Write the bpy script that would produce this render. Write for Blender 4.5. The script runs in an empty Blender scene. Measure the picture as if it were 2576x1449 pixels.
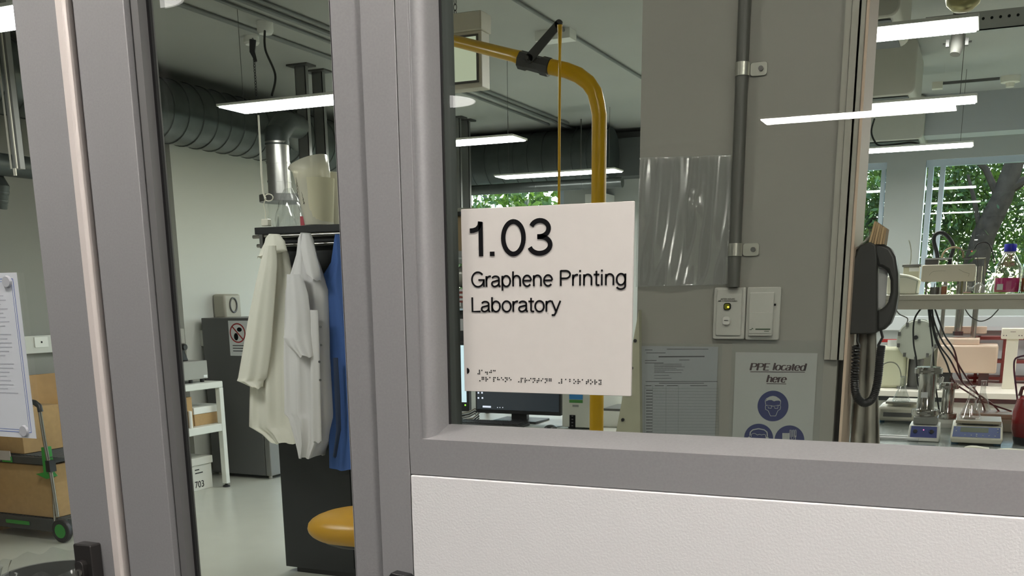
import bpy, bmesh, math, random
from mathutils import Vector, Matrix
random.seed(7)
PI = math.pi
SC = bpy.context.scene
COL = SC.collection

# ------------------------------------------------------------------ camera
FPX, CX, CY = 2580.0, 1288.0, 1367.1          # focal length and principal point in pixels of the 2576x1449 frame
AX = Vector((0.9124101, 0.4091538, -0.0100530))    # image right in the world
AY = Vector((0.0875695, -0.2191556, -0.9717522))   # image down
AZ = Vector((-0.3997992, 0.8857562, -0.2357891))   # view direction
CAM = Vector((0.0, -1.5, 1.5))
cd = bpy.data.cameras.new('camera')
cam = bpy.data.objects.new('camera', cd)
COL.objects.link(cam)
rot = Matrix((AX, -AY, -AZ)).transposed()
cam.matrix_world = Matrix.Translation(CAM) @ rot.to_4x4()
cd.sensor_fit = 'HORIZONTAL'
cd.sensor_width = 36.0
cd.lens = FPX / 2576.0 * 36.0
cd.shift_y = (CY - 724.5) / 2576.0
cd.clip_start = 0.02
cd.clip_end = 200
SC.camera = cam
SC.view_settings.view_transform = 'Standard'
SC.view_settings.look = 'None'
SC.view_settings.gamma = 1.0
SC.view_settings.exposure = 0.0
SC.cycles.use_denoising = True
SC.cycles.max_bounces = 8
SC.cycles.transparent_max_bounces = 32
SC.cycles.sample_clamp_indirect = 6.0
SC.cycles.caustics_reflective = False
SC.cycles.caustics_refractive = False

# ------------------------------------------------------------------ sky and sun
world = bpy.data.worlds.new('sky'); SC.world = world
world.use_nodes = True
wn = world.node_tree.nodes; wl = world.node_tree.links
sky = wn.new('ShaderNodeTexSky'); sky.sky_type = 'NISHITA'; sky.sun_disc = False
sky.sun_elevation = math.radians(50); sky.sun_rotation = math.radians(30)
wl.new(sky.outputs['Color'], wn['Background'].inputs['Color'])
wn['Background'].inputs['Strength'].default_value = 1.5
sd = bpy.data.lights.new('sun', 'SUN'); sd.energy = 9.0; sd.angle = 0.01; sd.color = (1, .95, .85)
sun = bpy.data.objects.new('sun', sd); COL.objects.link(sun)
sun.rotation_euler = (math.radians(-33), math.radians(14), 0)

PANEL_E = 28.0        # emission of the ceiling light panels in the lab
HALL_E = 82.0         # emission of the panels in the hall behind the camera
DISC_E = 9.0

# ------------------------------------------------------------------ pixel helpers
def ray(x, y):
    return AX * (x - CX) + AY * (y - CY) + AZ * FPX
def atY(x, y, v):
    r = ray(x, y); return CAM + r * ((v - CAM.y) / r.y)
def atX(x, y, v):
    r = ray(x, y); return CAM + r * ((v - CAM.x) / r.x)
def atZ(x, y, v):
    r = ray(x, y); return CAM + r * ((v - CAM.z) / r.z)

# ------------------------------------------------------------------ materials
MATS = {}
def mat(name, col, rough=.5, metal=0., noise=0., nscale=20., bump=0., bscale=80., emit=None, es=0., spec=.5, trans=None):
    if name in MATS: return MATS[name]
    m = bpy.data.materials.new(name); m.use_nodes = True
    nt = m.node_tree; n = nt.nodes; l = nt.links
    b = n['Principled BSDF']
    c = (col[0], col[1], col[2], 1)
    b.inputs['Base Color'].default_value = c
    b.inputs['Roughness'].default_value = rough
    b.inputs['Metallic'].default_value = metal
    b.inputs['Specular IOR Level'].default_value = spec
    if noise > 0:
        tc = n.new('ShaderNodeTexCoord'); t = n.new('ShaderNodeTexNoise'); t.inputs['Scale'].default_value = nscale
        t.inputs['Detail'].default_value = 5
        r = n.new('ShaderNodeMapRange'); r.inputs['From Min'].default_value = .25; r.inputs['From Max'].default_value = .75
        r.inputs['To Min'].default_value = 1 - noise; r.inputs['To Max'].default_value = 1 + noise
        mx = n.new('ShaderNodeVectorMath'); mx.operation = 'SCALE'; mx.inputs[0].default_value = col[:3]
        l.new(tc.outputs['Object'], t.inputs['Vector']); l.new(t.outputs['Fac'], r.inputs['Value'])
        l.new(r.outputs['Result'], mx.inputs['Scale']); l.new(mx.outputs[0], b.inputs['Base Color'])
    if bump > 0:
        tc = n.new('ShaderNodeTexCoord'); t = n.new('ShaderNodeTexNoise'); t.inputs['Scale'].default_value = bscale
        t.inputs['Detail'].default_value = 4
        bp = n.new('ShaderNodeBump'); bp.inputs['Strength'].default_value = bump; bp.inputs['Distance'].default_value = .004
        l.new(tc.outputs['Object'], t.inputs['Vector']); l.new(t.outputs['Fac'], bp.inputs['Height'])
        l.new(bp.outputs['Normal'], b.inputs['Normal'])
    if emit:
        b.inputs['Emission Color'].default_value = (*emit, 1); b.inputs['Emission Strength'].default_value = es
    MATS[name] = m
    return m
def glassmat(name, tint, ior=1.5, rough=0., diffuse=0., dcol=(1, 1, 1)):
    """clear sheet: straight-through transmission plus a Fresnel reflection"""
    m = bpy.data.materials.new(name); m.use_nodes = True
    nt = m.node_tree; n = nt.nodes; l = nt.links
    for q in list(n):
        if q.type == 'BSDF_PRINCIPLED': n.remove(q)
    out = [q for q in n if q.type == 'OUTPUT_MATERIAL'][0]
    t = n.new('ShaderNodeBsdfTransparent'); t.inputs['Color'].default_value = (*tint, 1)
    g = n.new('ShaderNodeBsdfGlossy'); g.inputs['Roughness'].default_value = rough
    # Schlick reflectance from the angle of incidence, the same from either side of the sheet
    F0 = ((ior - 1) / (ior + 1)) ** 2
    ge = n.new('ShaderNodeNewGeometry'); dt = n.new('ShaderNodeVectorMath'); dt.operation = 'DOT_PRODUCT'
    l.new(ge.outputs['Normal'], dt.inputs[0]); l.new(ge.outputs['Incoming'], dt.inputs[1])
    def mth(op, a, b=None):
        q = n.new('ShaderNodeMath'); q.operation = op
        for i, v in enumerate((a, b)):
            if v is None: continue
            if isinstance(v, (int, float)): q.inputs[i].default_value = v
            else: l.new(v, q.inputs[i])
        return q.outputs[0]
    ab = mth('ABSOLUTE', dt.outputs['Value']); om = mth('SUBTRACT', 1.0, ab); p5 = mth('POWER', om, 5.0)
    fac = mth('ADD', mth('MULTIPLY', p5, 1 - F0), F0)
    mx = n.new('ShaderNodeMixShader')
    l.new(fac, mx.inputs[0]); l.new(g.outputs[0], mx.inputs[2])
    if diffuse > 0:
        d = n.new('ShaderNodeBsdfDiffuse'); d.inputs['Color'].default_value = (*dcol, 1)
        m2 = n.new('ShaderNodeMixShader'); m2.inputs[0].default_value = diffuse
        l.new(t.outputs[0], m2.inputs[1]); l.new(d.outputs[0], m2.inputs[2]); l.new(m2.outputs[0], mx.inputs[1])
    else:
        l.new(t.outputs[0], mx.inputs[1])
    l.new(mx.outputs[0], out.inputs['Surface'])
    MATS[name] = m
    return m

ALU = mat('satin_aluminium_paint', (.335, .335, .338), .42, .25, noise=.05, nscale=260, bump=.05, bscale=900)
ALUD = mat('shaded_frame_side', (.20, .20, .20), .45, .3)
ALUL = mat('pale_bead', (.74, .68, .64), .35, .1)
RUBBER = mat('black_gasket', (.012, .012, .013), .6)
BACKF = mat('dark_green_frame', (.075, .09, .085), .5)
PAINTW = mat('white_orange_peel_paint', (.78, .78, .78), .55, bump=.16, bscale=260)
PANE = glassmat('window_glass', (.95, .96, .942), 1.5)
PANE2 = glassmat('outer_window_glass', (.93, .97, .97), 1.5)
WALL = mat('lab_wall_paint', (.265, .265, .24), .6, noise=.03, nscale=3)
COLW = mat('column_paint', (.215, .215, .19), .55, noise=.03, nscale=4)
CEILM = mat('ceiling_paint', (.42, .43, .40), .8, noise=.04, nscale=2)
FLOORM = mat('vinyl_floor', (.50, .51, .44), .28, noise=.05, nscale=6)
HALLM = mat('hall_wall_paint', (.10, .10, .097), .7)
HALLF = mat('hall_floor', (.10, .10, .10), .6)
DUCT = mat('galvanised_duct', (.095, .108, .104), .34, .6, noise=.15, nscale=9)
DUCTD = mat('dark_duct', (.075, .088, .086), .45, .5, noise=.2, nscale=6)
STEEL = mat('stainless_steel', (.42, .405, .37), .14, .95)
STEELD = mat('grey_steel', (.16, .16, .155), .4, .8)
WHITEP = mat('white_plastic', (.80, .81, .76), .4)
CREAM = mat('cream_plastic', (.80, .78, .66), .45)
BLACK = mat('black_plastic', (.015, .016, .017), .4)
CHAR = mat('charcoal_panel', (.017, .019, .020), .45)
DGREY = mat('dark_grey_enamel', (.11, .112, .110), .4)
YEL = mat('yellow_paint', (.78, .46, .008), .3)
YELS = mat('yellow_vinyl', (.62, .33, .02), .35)
INK = mat('black_ink', (.004, .004, .005), .6, spec=.15)
SIGNW = mat('sign_white', (.68, .655, .615), .5, noise=.015, nscale=60)
PAPER = mat('paper', (.72, .74, .74), .6)
BLUE = mat('mandatory_blue', (.003, .010, .085), .5)
COATM = mat('coat_cotton', (.74, .73, .64), .8, bump=.15, bscale=60)
COATM2 = mat('coat_cotton_cool', (.70, .69, .69), .8, bump=.15, bscale=60)
GOWN = mat('blue_gown', (.045, .11, .33), .8)
CARD = mat('cardboard', (.42, .27, .12), .8, noise=.08, nscale=30)
PLY = mat('plywood', (.40, .23, .08), .6, noise=.15, nscale=8)
GREEN = mat('green_plastic', (.03, .26, .04), .4)
CLEAR = glassmat('clear_glassware', (.965, .975, .97), 2.0)
POLY = glassmat('clear_plastic', (.97, .98, .98), 1.18, .12, .015)
EMIT = mat('light_diffuser', (.8, .8, .8), .5, emit=(1, 1, .97), es=PANEL_E)
EMITH = mat('hall_light_diffuser', (.8, .8, .8), .5, emit=(1, .97, .92), es=HALL_E)
EMITD = mat('round_light_diffuser', (.8, .8, .8), .5, emit=(1, .96, .92), es=DISC_E)

# ------------------------------------------------------------------ mesh builder
class MB:
    def __init__(s, o=(0, 0, 0)):
        s.v = []; s.f = []; s.o = Vector(o)
    def add(s, vs, fs):
        b = len(s.v); s.v += [Vector(p) - s.o for p in vs]; s.f += [[b + i for i in q] for q in fs]; return s
    def box(s, a, b):
        x0, x1 = sorted((a[0], b[0])); y0, y1 = sorted((a[1], b[1])); z0, z1 = sorted((a[2], b[2]))
        vs = [(x, y, z) for z in (z0, z1) for y in (y0, y1) for x in (x0, x1)]
        return s.add(vs, [(0, 2, 3, 1), (4, 5, 7, 6), (0, 1, 5, 4), (2, 6, 7, 3), (0, 4, 6, 2), (1, 3, 7, 5)])
    def cbox(s, c, d):
        return s.box([c[i] - d[i] / 2 for i in range(3)], [c[i] + d[i] / 2 for i in range(3)])
    def rbox(s, c, d, r, axis=1, n=4):
        """box with rounded outline in the plane square to axis"""
        a, b = [i for i in range(3) if i != axis]
        pts = []
        for sx, sy, a0 in ((1, 1, 0), (-1, 1, 90), (-1, -1, 180), (1, -1, 270)):
            for k in range(n + 1):
                t = math.radians(a0 + 90 * k / n)
                pts.append((c[a] + sx * (d[a] / 2 - r) + r * math.cos(t), c[b] + sy * (d[b] / 2 - r) + r * math.sin(t)))
        return s.prism(pts, axis, c[axis] - d[axis] / 2, c[axis] + d[axis] / 2)
    def prism(s, pts, axis, lo, hi):
        a, b = [i for i in range(3) if i != axis]
        n = len(pts); vs = []
        for w in (lo, hi):
            for p in pts:
                q = [0, 0, 0]; q[a] = p[0]; q[b] = p[1]; q[axis] = w; vs.append(q)
        fs = [list(range(n)), list(range(2 * n - 1, n - 1, -1))] + [(i, (i + 1) % n, n + (i + 1) % n, n + i) for i in range(n)]
        return s.add(vs, fs)
    def cyl(s, p0, p1, r, n=20, r1=None, cap=True):
        return s.tube([p0, p1], [r, r if r1 is None else r1], n, cap)
    def tube(s, pts, r, n=12, cap=True):
        pts = [Vector(p) for p in pts]; m = len(pts)
        rs = r if isinstance(r, (list, tuple)) else [r] * m
        vs = []; ref = None
        for i, p in enumerate(pts):
            t = (pts[min(i + 1, m - 1)] - pts[max(i - 1, 0)])
            t = t.normalized() if t.length > 1e-9 else Vector((0, 0, 1))
            if ref is None:
                ref = Vector((0, 0, 1)) if abs(t.z) < .9 else Vector((1, 0, 0))
            u = (ref - t * ref.dot(t)).normalized(); w = t.cross(u); ref = u
            for k in range(n):
                a = 2 * PI * k / n; vs.append(p + (u * math.cos(a) + w * math.sin(a)) * rs[i])
        fs = [(i * n + k, i * n + (k + 1) % n, (i + 1) * n + (k + 1) % n, (i + 1) * n + k) for i in range(m - 1) for k in range(n)]
        if cap: fs += [list(range(n))[::-1], list(range((m - 1) * n, m * n))]
        return s.add(vs, fs)
    def lathe(s, c, prof, n=28, cap=True):
        vs = []; m = len(prof)
        for r, z in prof:
            for k in range(n):
                a = 2 * PI * k / n; vs.append((c[0] + r * math.cos(a), c[1] + r * math.sin(a), c[2] + z))
        fs = [(i * n + k, i * n + (k + 1) % n, (i + 1) * n + (k + 1) % n, (i + 1) * n + k) for i in range(m - 1) for k in range(n)]
        if cap: fs += [list(range(n))[::-1], list(range((m - 1) * n, m * n))]
        return s.add(vs, fs)
    def ball(s, c, d, n=20, m=12, e=1.0):
        vs = []
        f = lambda v: math.copysign(abs(v) ** e, v)
        for i in range(m + 1):
            t = PI * i / m - PI / 2
            for k in range(n):
                a = 2 * PI * k / n
                vs.append((c[0] + d[0] * f(math.cos(t)) * f(math.cos(a)), c[1] + d[1] * f(math.cos(t)) * f(math.sin(a)), c[2] + d[2] * f(math.sin(t))))
        fs = [(i * n + k, i * n + (k + 1) % n, (i + 1) * n + (k + 1) % n, (i + 1) * n + k) for i in range(m) for k in range(n)]
        return s.add(vs, fs)
    def poly(s, pts):
        return s.add(pts, [list(range(len(pts)))])
    def grid(s, fn, nu, nv):
        vs = [fn(i / nu, j / nv) for j in range(nv + 1) for i in range(nu + 1)]
        return s.add(vs, [(j * (nu + 1) + i, j * (nu + 1) + i + 1, (j + 1) * (nu + 1) + i + 1, (j + 1) * (nu + 1) + i) for j in range(nv) for i in range(nu)])
    def build(s, name, m, parent=None, bev=0, sharp=35, thick=0):
        me = bpy.data.meshes.new(name)
        me.from_pydata([tuple(p) for p in s.v], [], s.f)
        bm = bmesh.new(); bm.from_mesh(me)
        bmesh.ops.remove_doubles(bm, verts=bm.verts, dist=1e-6)
        bmesh.ops.recalc_face_normals(bm, faces=bm.faces)
        bm.to_mesh(me); bm.free()
        me.polygons.foreach_set('use_smooth', [True] * len(me.polygons))
        me.set_sharp_from_angle(angle=math.radians(sharp))
        me.materials.append(m)
        o = bpy.data.objects.new(name, me); COL.objects.link(o)
        if parent is not None: o.parent = parent
        elif s.o.length > 0: o.location = s.o
        if bev:
            b = o.modifiers.new('bevel', 'BEVEL'); b.width = bev; b.segments = 2; b.limit_method = 'ANGLE'
        if thick:
            b = o.modifiers.new('solid', 'SOLIDIFY'); b.thickness = thick
        return o

def smooth(P_, n=8):
    P_ = [Vector(p) for p in P_]; out = []
    for i in range(len(P_) - 1):
        g = lambda k: P_[max(0, min(len(P_) - 1, k))]
        a, b, c, d = g(i - 1), g(i), g(i + 1), g(i + 2)
        for s_ in range(n):
            f = s_ / n
            out.append(.5 * ((2 * b) + (c - a) * f + (2 * a - 5 * b + 4 * c - d) * f * f + (3 * b - a - 3 * c + d) * f ** 3))
    return out + [P_[-1]]
def tag(o, label=None, cat=None, group=None, kind=None):
    if label: o['label'] = label
    if cat: o['category'] = cat
    if group: o['group'] = group
    if kind: o['kind'] = kind
    return o
def thing(name, label, cat, loc=(0, 0, 0), rz=0., group=None):
    o = bpy.data.objects.new(name, None); COL.objects.link(o)
    o.empty_display_size = .05
    o.location = loc; o.rotation_euler = (0, 0, rz)
    return tag(o, label, cat, group)
def struct(o): return tag(o, kind='structure')
def dup(root, loc, rz=None, label=None, group=None):
    r = root.copy(); COL.objects.link(r); r.location = loc
    if rz is not None: r.rotation_euler = (0, 0, rz)
    if label: r['label'] = label
    if group: r['group'] = group
    for ch in [c for c in COL.objects if c.parent == root]:
        c = ch.copy(); COL.objects.link(c); c.parent = r
        for g in [q for q in COL.objects if q.parent == ch]:
            d = g.copy(); COL.objects.link(d); d.parent = c
    return r

# ------------------------------------------------------------------ stroke lettering
def arc(cx, cy, rx, ry, a0, a1, n=14):
    return [(cx + rx * math.cos(math.radians(a0 + (a1 - a0) * i / n)), cy + ry * math.sin(math.radians(a0 + (a1 - a0) * i / n))) for i in range(n + 1)]
XH = .72
GL = {   # advance, strokes; cap height 1
 '1': (.50, [[(.09, .745), (.17, .75), (.25, .78), (.30, .84), (.325, .90), (.335, 1.0)], [(.345, 0), (.345, .98)]]),
 '.': (.30, [[(.11, 0), (.11, .125)]]),
 '0': (.62, [arc(.31, .5, .235, .46, 90, 450, 40)]),
 '3': (.60, [arc(.295, .735, .20, .225, 160, -90, 18) + [(.24, .51)], [(.24, .51), (.295, .51)] + arc(.295, .275, .235, .235, 90, -165, 22)]),
 'G': (.80, [arc(.40, .5, .34, .49, 40, 335, 30), [(.74, 0), (.74, .47), (.43, .47)], arc(.40, .5, .34, .49, 335, 350, 4)]),
 'r': (.34, [[(.08, 0), (.08, XH)], [(.08, .40), (.11, .56), (.18, .66), (.27, .705), (.34, .70)]]),
 'a': (.56, [arc(.26, .53, .19, .17, 165, 0, 12) + [(.45, .12), (.47, .04), (.53, .015)], [(.45, .43), (.30, .39), (.14, .34)] + arc(.15, .19, .10, .15, 110, 180, 4) + arc(.21, .19, .16, .18, 180, 290, 8) + [(.38, .09), (.45, .22)]]),
 'p': (.60, [[(.08, -.26), (.08, XH)], arc(.30, .36, .22, .355, 0, 360, 28)]),
 'h': (.57, [[(.08, 0), (.08, 1)], [(.08, .40)] + arc(.275, .43, .195, .28, 170, 0, 14) + [(.47, 0)]]),
 'e': (.57, [[(.06, .375), (.50, .375)], arc(.28, .36, .22, .355, 4, 320, 28)]),
 'n': (.57, [[(.08, 0), (.08, XH)], [(.08, .40)] + arc(.275, .43, .195, .28, 170, 0, 14) + [(.47, 0)]]),
 'P': (.66, [[(.09, 0), (.09, 1)], [(.09, .97), (.35, .97)] + arc(.35, .725, .235, .245, 90, -90, 14) + [(.09, .48)]]),
 'i': (.24, [[(.11, 0), (.11, XH)], [(.11, .88), (.11, 1)]]),
 't': (.32, [[(.15, .93), (.15, .12)] + [(.17, .04), (.24, .01), (.31, .02)], [(.01, .69), (.30, .69)]]),
 'g': (.60, [arc(.28, .36, .22, .355, 0, 360, 28), [(.50, XH), (.50, -.06)] + arc(.28, -.06, .22, .20, 0, -160, 14)]),
 'L': (.56, [[(.09, 1), (.09, .025), (.54, .025)]]),
 'b': (.60, [[(.08, 0), (.08, 1)], arc(.30, .36, .22, .355, 0, 360, 28)]),
 'o': (.57, [arc(.285, .36, .235, .36, 0, 360, 28)]),
 'y': (.50, [[(.02, XH), (.25, .02)], [(.48, XH), (.22, -.12), (.16, -.23), (.03, -.235)]]),
 'E': (.62, [[(.09, 0), (.09, 1)], [(.09, .97), (.56, .97)], [(.09, .5), (.50, .5)], [(.09, .03), (.58, .03)]]),
 'l': (.24, [[(.10, 1), (.10, 0)]]),
 'c': (.50, [arc(.28, .36, .22, .355, 50, 310, 22)]),
 'd': (.60, [[(.50, 0), (.50, 1)], arc(.28, .36, .22, .355, 0, 360, 28)]),
 ' ': (.30, []),
}
def ribbon(mb, pts, w, to3, nib=None):
    """flat ribbon of width w along pts; nib=(a,b) gives a broad-pen stroke instead"""
    pts = [p for i, p in enumerate(pts) if i == 0 or abs(p[0] - pts[i - 1][0]) + abs(p[1] - pts[i - 1][1]) > 1e-7]
    n = len(pts)
    if n < 2: return
    closed = (abs(pts[0][0] - pts[-1][0]) + abs(pts[0][1] - pts[-1][1])) < 1e-6
    L = []; R = []
    for i, p in enumerate(pts):
        if closed and i in (0, n - 1): q0, q1 = pts[-2], pts[1]
        else: q0, q1 = pts[max(i - 1, 0)], pts[min(i + 1, n - 1)]
        dx, dy = q1[0] - q0[0], q1[1] - q0[1]; d = math.hypot(dx, dy) or 1
        nx, ny = -dy / d, dx / d
        if 0 < i < n - 1:
            a = (pts[i][0] - pts[i - 1][0], pts[i][1] - pts[i - 1][1]); da = math.hypot(*a) or 1
            cs = abs((a[0] * dx + a[1] * dy) / (da * d)); k = 1 / max(cs, .5)
        else: k = 1
        if nib:
            hw = math.hypot(nx * nib[0], ny * nib[1]) / 2
        else: hw = w / 2 * k
        L.append((p[0] + nx * hw, p[1] + ny * hw)); R.append((p[0] - nx * hw, p[1] - ny * hw))
    vs = []
    for dz in (0, 1):
        vs += [to3(q[0], q[1], dz) for q in L] + [to3(q[0], q[1], dz) for q in R]
    fs = []
    for i in range(n - 1):
        fs.append((2 * n + i, 2 * n + i + 1, 3 * n + i + 1, 3 * n + i))
        fs.append((i, i + 1, 2 * n + i + 1, 2 * n + i)); fs.append((n + i, n + i + 1, 3 * n + i + 1, 3 * n + i))
    fs.append((0, n, 3 * n, 2 * n)); fs.append((n - 1, 2 * n - 1, 4 * n - 1, 3 * n - 1))
    mb.add(vs, fs)
def letters(mb, text, xl, xr, z, cap, Y, w, depth=.0008, dotw=None, shear=0., nib=None, serif=False):
    """text from xl to xr on the plane Y (facing -Y), baseline z, cap height cap, stroke width w in metres"""
    tot = sum(GL[c][0] for c in text)
    first = min(p[0] for st in GL[text[0]][1] for p in st); last = GL[text[-1]][0] - max(p[0] for st in GL[text[-1]][1] for p in st)
    sx = (xr - xl) / (tot - first - last)
    x = xl - first * sx
    for c in text:
        for st in GL[c][1]:
            ww = w
            if c == '.' or (c == 'i' and len(st) == 2 and st[0][1] > .8): ww = dotw or w
            pts = [(x + p[0] * sx + shear * p[1] * cap, z + p[1] * cap) for p in st]
            ribbon(mb, pts, ww, lambda a, b, d: (a, Y - depth * d, b), nib)
            if serif and len(st) == 2 and abs(st[0][0] - st[1][0]) < .02:
                for q in pts:
                    ribbon(mb, [(q[0] - .09 * cap, q[1]), (q[0] + .09 * cap, q[1])], cap * .05, lambda a, b, d: (a, Y - depth * d, b))
        x += GL[c][0] * sx
def smalltext(text, size, loc, m, name='lettering', parent=None, rot=(PI / 2, 0, 0), align='CENTER'):
    cu = bpy.data.curves.new(name, 'FONT'); cu.body = text; cu.size = size; cu.align_x = align; cu.align_y = 'CENTER'
    cu.extrude = .0003
    o = bpy.data.objects.new(name, cu); COL.objects.link(o)
    dg = bpy.context.evaluated_depsgraph_get()
    me = bpy.data.meshes.new_from_object(o.evaluated_get(dg))
    bpy.data.objects.remove(o)
    me.materials.clear(); me.materials.append(m)
    o = bpy.data.objects.new(name, me); COL.objects.link(o)
    o.location = loc; o.rotation_euler = rot
    if parent: o.parent = parent
    return o

# ================================================================== ROOM SHELL
CZ = 3.15; XW = -6.1; XE = 3.0; YB = 9.5
PY0, PY1 = 0.0, .10                      # partition thickness
struct(MB().box((XW - .2, PY1, -.1), (XE + .2, YB + .2, 0)).build('floor', FLOORM))
struct(MB().box((XW - .2, PY1, CZ), (XE + .2, YB + .3, CZ + .15)).build('ceiling', CEILM))
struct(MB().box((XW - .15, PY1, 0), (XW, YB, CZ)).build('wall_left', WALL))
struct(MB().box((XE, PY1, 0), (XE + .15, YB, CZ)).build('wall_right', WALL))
# back wall around two window bands
wb = MB()
ZS, ZH = 1.32, 2.70
for x0, x1 in ((XW, -5.72), (-4.30, -2.9), (-.97, -.62), (2.6, XE)):
    wb.box((x0, YB, 0), (x1, YB + .2, CZ))
for x0, x1 in ((-5.72, -4.30), (-2.9, -.97), (-.62, 2.6)):
    wb.box((x0, YB, 0), (x1, YB + .2, ZS)); wb.box((x0, YB, ZH), (x1, YB + .2, CZ))
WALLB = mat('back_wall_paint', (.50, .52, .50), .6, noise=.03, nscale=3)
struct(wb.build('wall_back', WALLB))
FRW = mat('pale_blue_frame', (.55, .64, .72), .4)
def backwindow(name, x0, x1, posts):
    fr = MB()
    for z0, z1 in ((ZS, ZS + .05), (ZH - .06, ZH)): fr.box((x0, YB + .03, z0), (x1, YB + .09, z1))
    for p, w in posts: fr.box((p - w / 2, YB + .03, ZS + .05), (p + w / 2, YB + .09, ZH - .06))
    o = struct(fr.build(name, FRW))
    g = MB().box((x0, YB + .055, ZS + .01), (x1, YB + .061, ZH - .01)).build('pane', PANE2, o)
backwindow('window_2', -5.72, -4.30, ((-5.69, .05), (-4.33, .05)))
backwindow('window_3', -2.9, -.97, ((-2.87, .05), (-1.0, .04)))
backwindow('window_4', -.62, 2.6, ((-.575, .05), (-.47, .045), (1.1, .06), (2.57, .05)))

# column wall right behind the glazing
CYF = .75
cl, cr = atY(1607, 550, CYF).x, atY(2152, 200, CYF).x
struct(MB().box((cl, CYF, 0), (cr, CYF + .16, CZ)).build('wall_column', COLW))
# vertical casing on the column's right edge, ends above the bench
cz0 = atY(2120, 905, CYF).z
cs = MB()
cs.box((cr - .026, CYF - .008, cz0), (cr - .014, CYF, CZ)); cs.box((cr - .013, CYF - .012, cz0), (cr + .004, CYF + .0, CZ)); cs.box((cr, CYF - .012, cz0), (cr + .012, CYF + .09, CZ))
struct(cs.build('trim_column_edge', mat('casing_paint', (.29, .285, .25), .4)))

# hall behind the camera
struct(MB().box((-7, -9, -.1), (4.5, PY1, 0)).build('floor_hall', HALLF))
struct(MB().box((-7, -9, 2.95), (4.5, PY1, 3.1)).build('ceiling_hall', mat('hall_ceiling', (.12, .12, .12), .8)))
struct(MB().box((-7, -9.1, 0), (4.5, -9, 3)).build('wall_hall_far', HALLM))
struct(MB().box((-7.1, -9, 0), (-7, PY1, 3)).build('wall_hall_left', HALLM))
struct(MB().box((4.5, -9, 0), (4.6, PY1, 3)).build('wall_hall_right', HALLM))
struct(MB().box((-7, PY1 - .02, 2.75), (4.5, PY1 + .02, CZ + .1)).build('wall_above_glazing', PAINTW))

# ================================================================== PARTITION
TOP = 2.75
def X0(x, y=700, Y=0.): return atY(x, y, Y).x
# wall below the window
zb = 1.205; zt = 1.265
xm = -.865
o = MB().box((xm + .002, -.004, 0), (4.5, PY1 - .01, zb - .001)).build('wall_front', PAINTW, bev=.002); struct(o)
struct(MB().box((-7, .0, 0), (-3.2, PY1 - .02, TOP)).build('wall_front_left', PAINTW))
# window 1: frame (rail + bead) and pane
YG = .055
w1 = MB()
w1.box((xm, 0, zb), (4.5, PY1, zt))                                     # bottom rail
w1.prism([(0, zt), (.052, zt + .021), (.058, zt + .021), (.058, zt - .01), (0, zt - .01)], 0, xm, 4.5)  # sloping sill bead
# left jamb with rounded nose
prof = [(xm, 0), (-.842, 0)] + [(-.842 + .022 * math.sin(math.radians(a)), .004 + .022 - .022 * math.cos(math.radians(a))) for a in range(0, 91, 15)] + [(-.816, YG), (xm, YG)]
w1.prism(prof, 2, zt, TOP)
w1.box((4.3, 0, zt), (4.5, YG, TOP)); w1.box((xm, 0, TOP), (4.5, PY1, TOP + .06))
win1 = struct(w1.build('window_1', ALU, bev=.0012))
gx0 = -.8155
MB().box((gx0, YG, zt + .01), (4.3, YG + .006, TOP)).build('pane', PANE, win1)
MB().box((gx0 - .003, YG - .003, zt + .0205), (gx0 + .0015, YG + .001, TOP)).build('gasket', RUBBER, win1)
bx1 = atY(1121, 540, .062).x
MB().box((gx0, YG + .007, zt + .0), (bx1, PY1, TOP)).build('rear_channel', BACKF, win1)
# mullion between door and window
MB_ = MB().box((-.928, 0, 0), (xm - .0015, PY1, TOP + .06))
struct(MB_.build('trim_mullion', ALU, bev=.001))
# door 2: glazed leaf between jamb and mullion
d2 = MB()
d2.box((-.995, .018, 0), (-.929, .062, TOP)); d2.box((-1.377, .018, 0), (-.995, .062, .12)); d2.box((-1.377, .018, TOP - .1), (-.995, .062, TOP))
door2 = struct(d2.build('door_2', ALU, bev=.001))
MB().box((-1.38, .040, .12), (-.994, .046, TOP - .1)).build('pane', PANE, door2)
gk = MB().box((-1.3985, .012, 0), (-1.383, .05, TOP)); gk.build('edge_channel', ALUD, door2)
MB().box((-1.3835, .033, 0), (-1.377, .040, TOP)).build('gasket', RUBBER, door2)
# jamb between the two doors, with the pale edge strip and the dark recess
struct(MB().box((-1.520, 0, 0), (-1.404, .048, TOP + .06)).build('trim_jamb', ALU, bev=.0015))
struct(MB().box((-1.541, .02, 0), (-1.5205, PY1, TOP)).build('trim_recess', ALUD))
# door 1: left leaf
YD1 = 0.0
d1 = MB()
d1.box((-1.665, YD1, 0), (-1.562, .045, TOP)); d1.box((-3.2, YD1, 0), (-1.665, .045, .12)); d1.box((-3.2, YD1, TOP - .1), (-1.665, .045, TOP)); d1.box((-3.2, YD1, 0), (-3.1, .045, TOP))
door1 = struct(d1.build('door_1', ALU, bev=.0012))
MB().box((-3.1, .03, .12), (-1.664, .036, TOP - .1)).build('pane', PANE, door1)
es = MB(); es.prism([(-1.5618, -.0005), (-1.547, -.0005), (-1.5425, .006), (-1.5425, .045), (-1.5618, .045)], 2, 0, TOP)
es.build('edge_strip', ALUL, door1, bev=.0008)
struct(MB().box((-3.2, 0, TOP), (-.928, PY1, TOP + .06)).build('trim_head', ALU))

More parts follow.
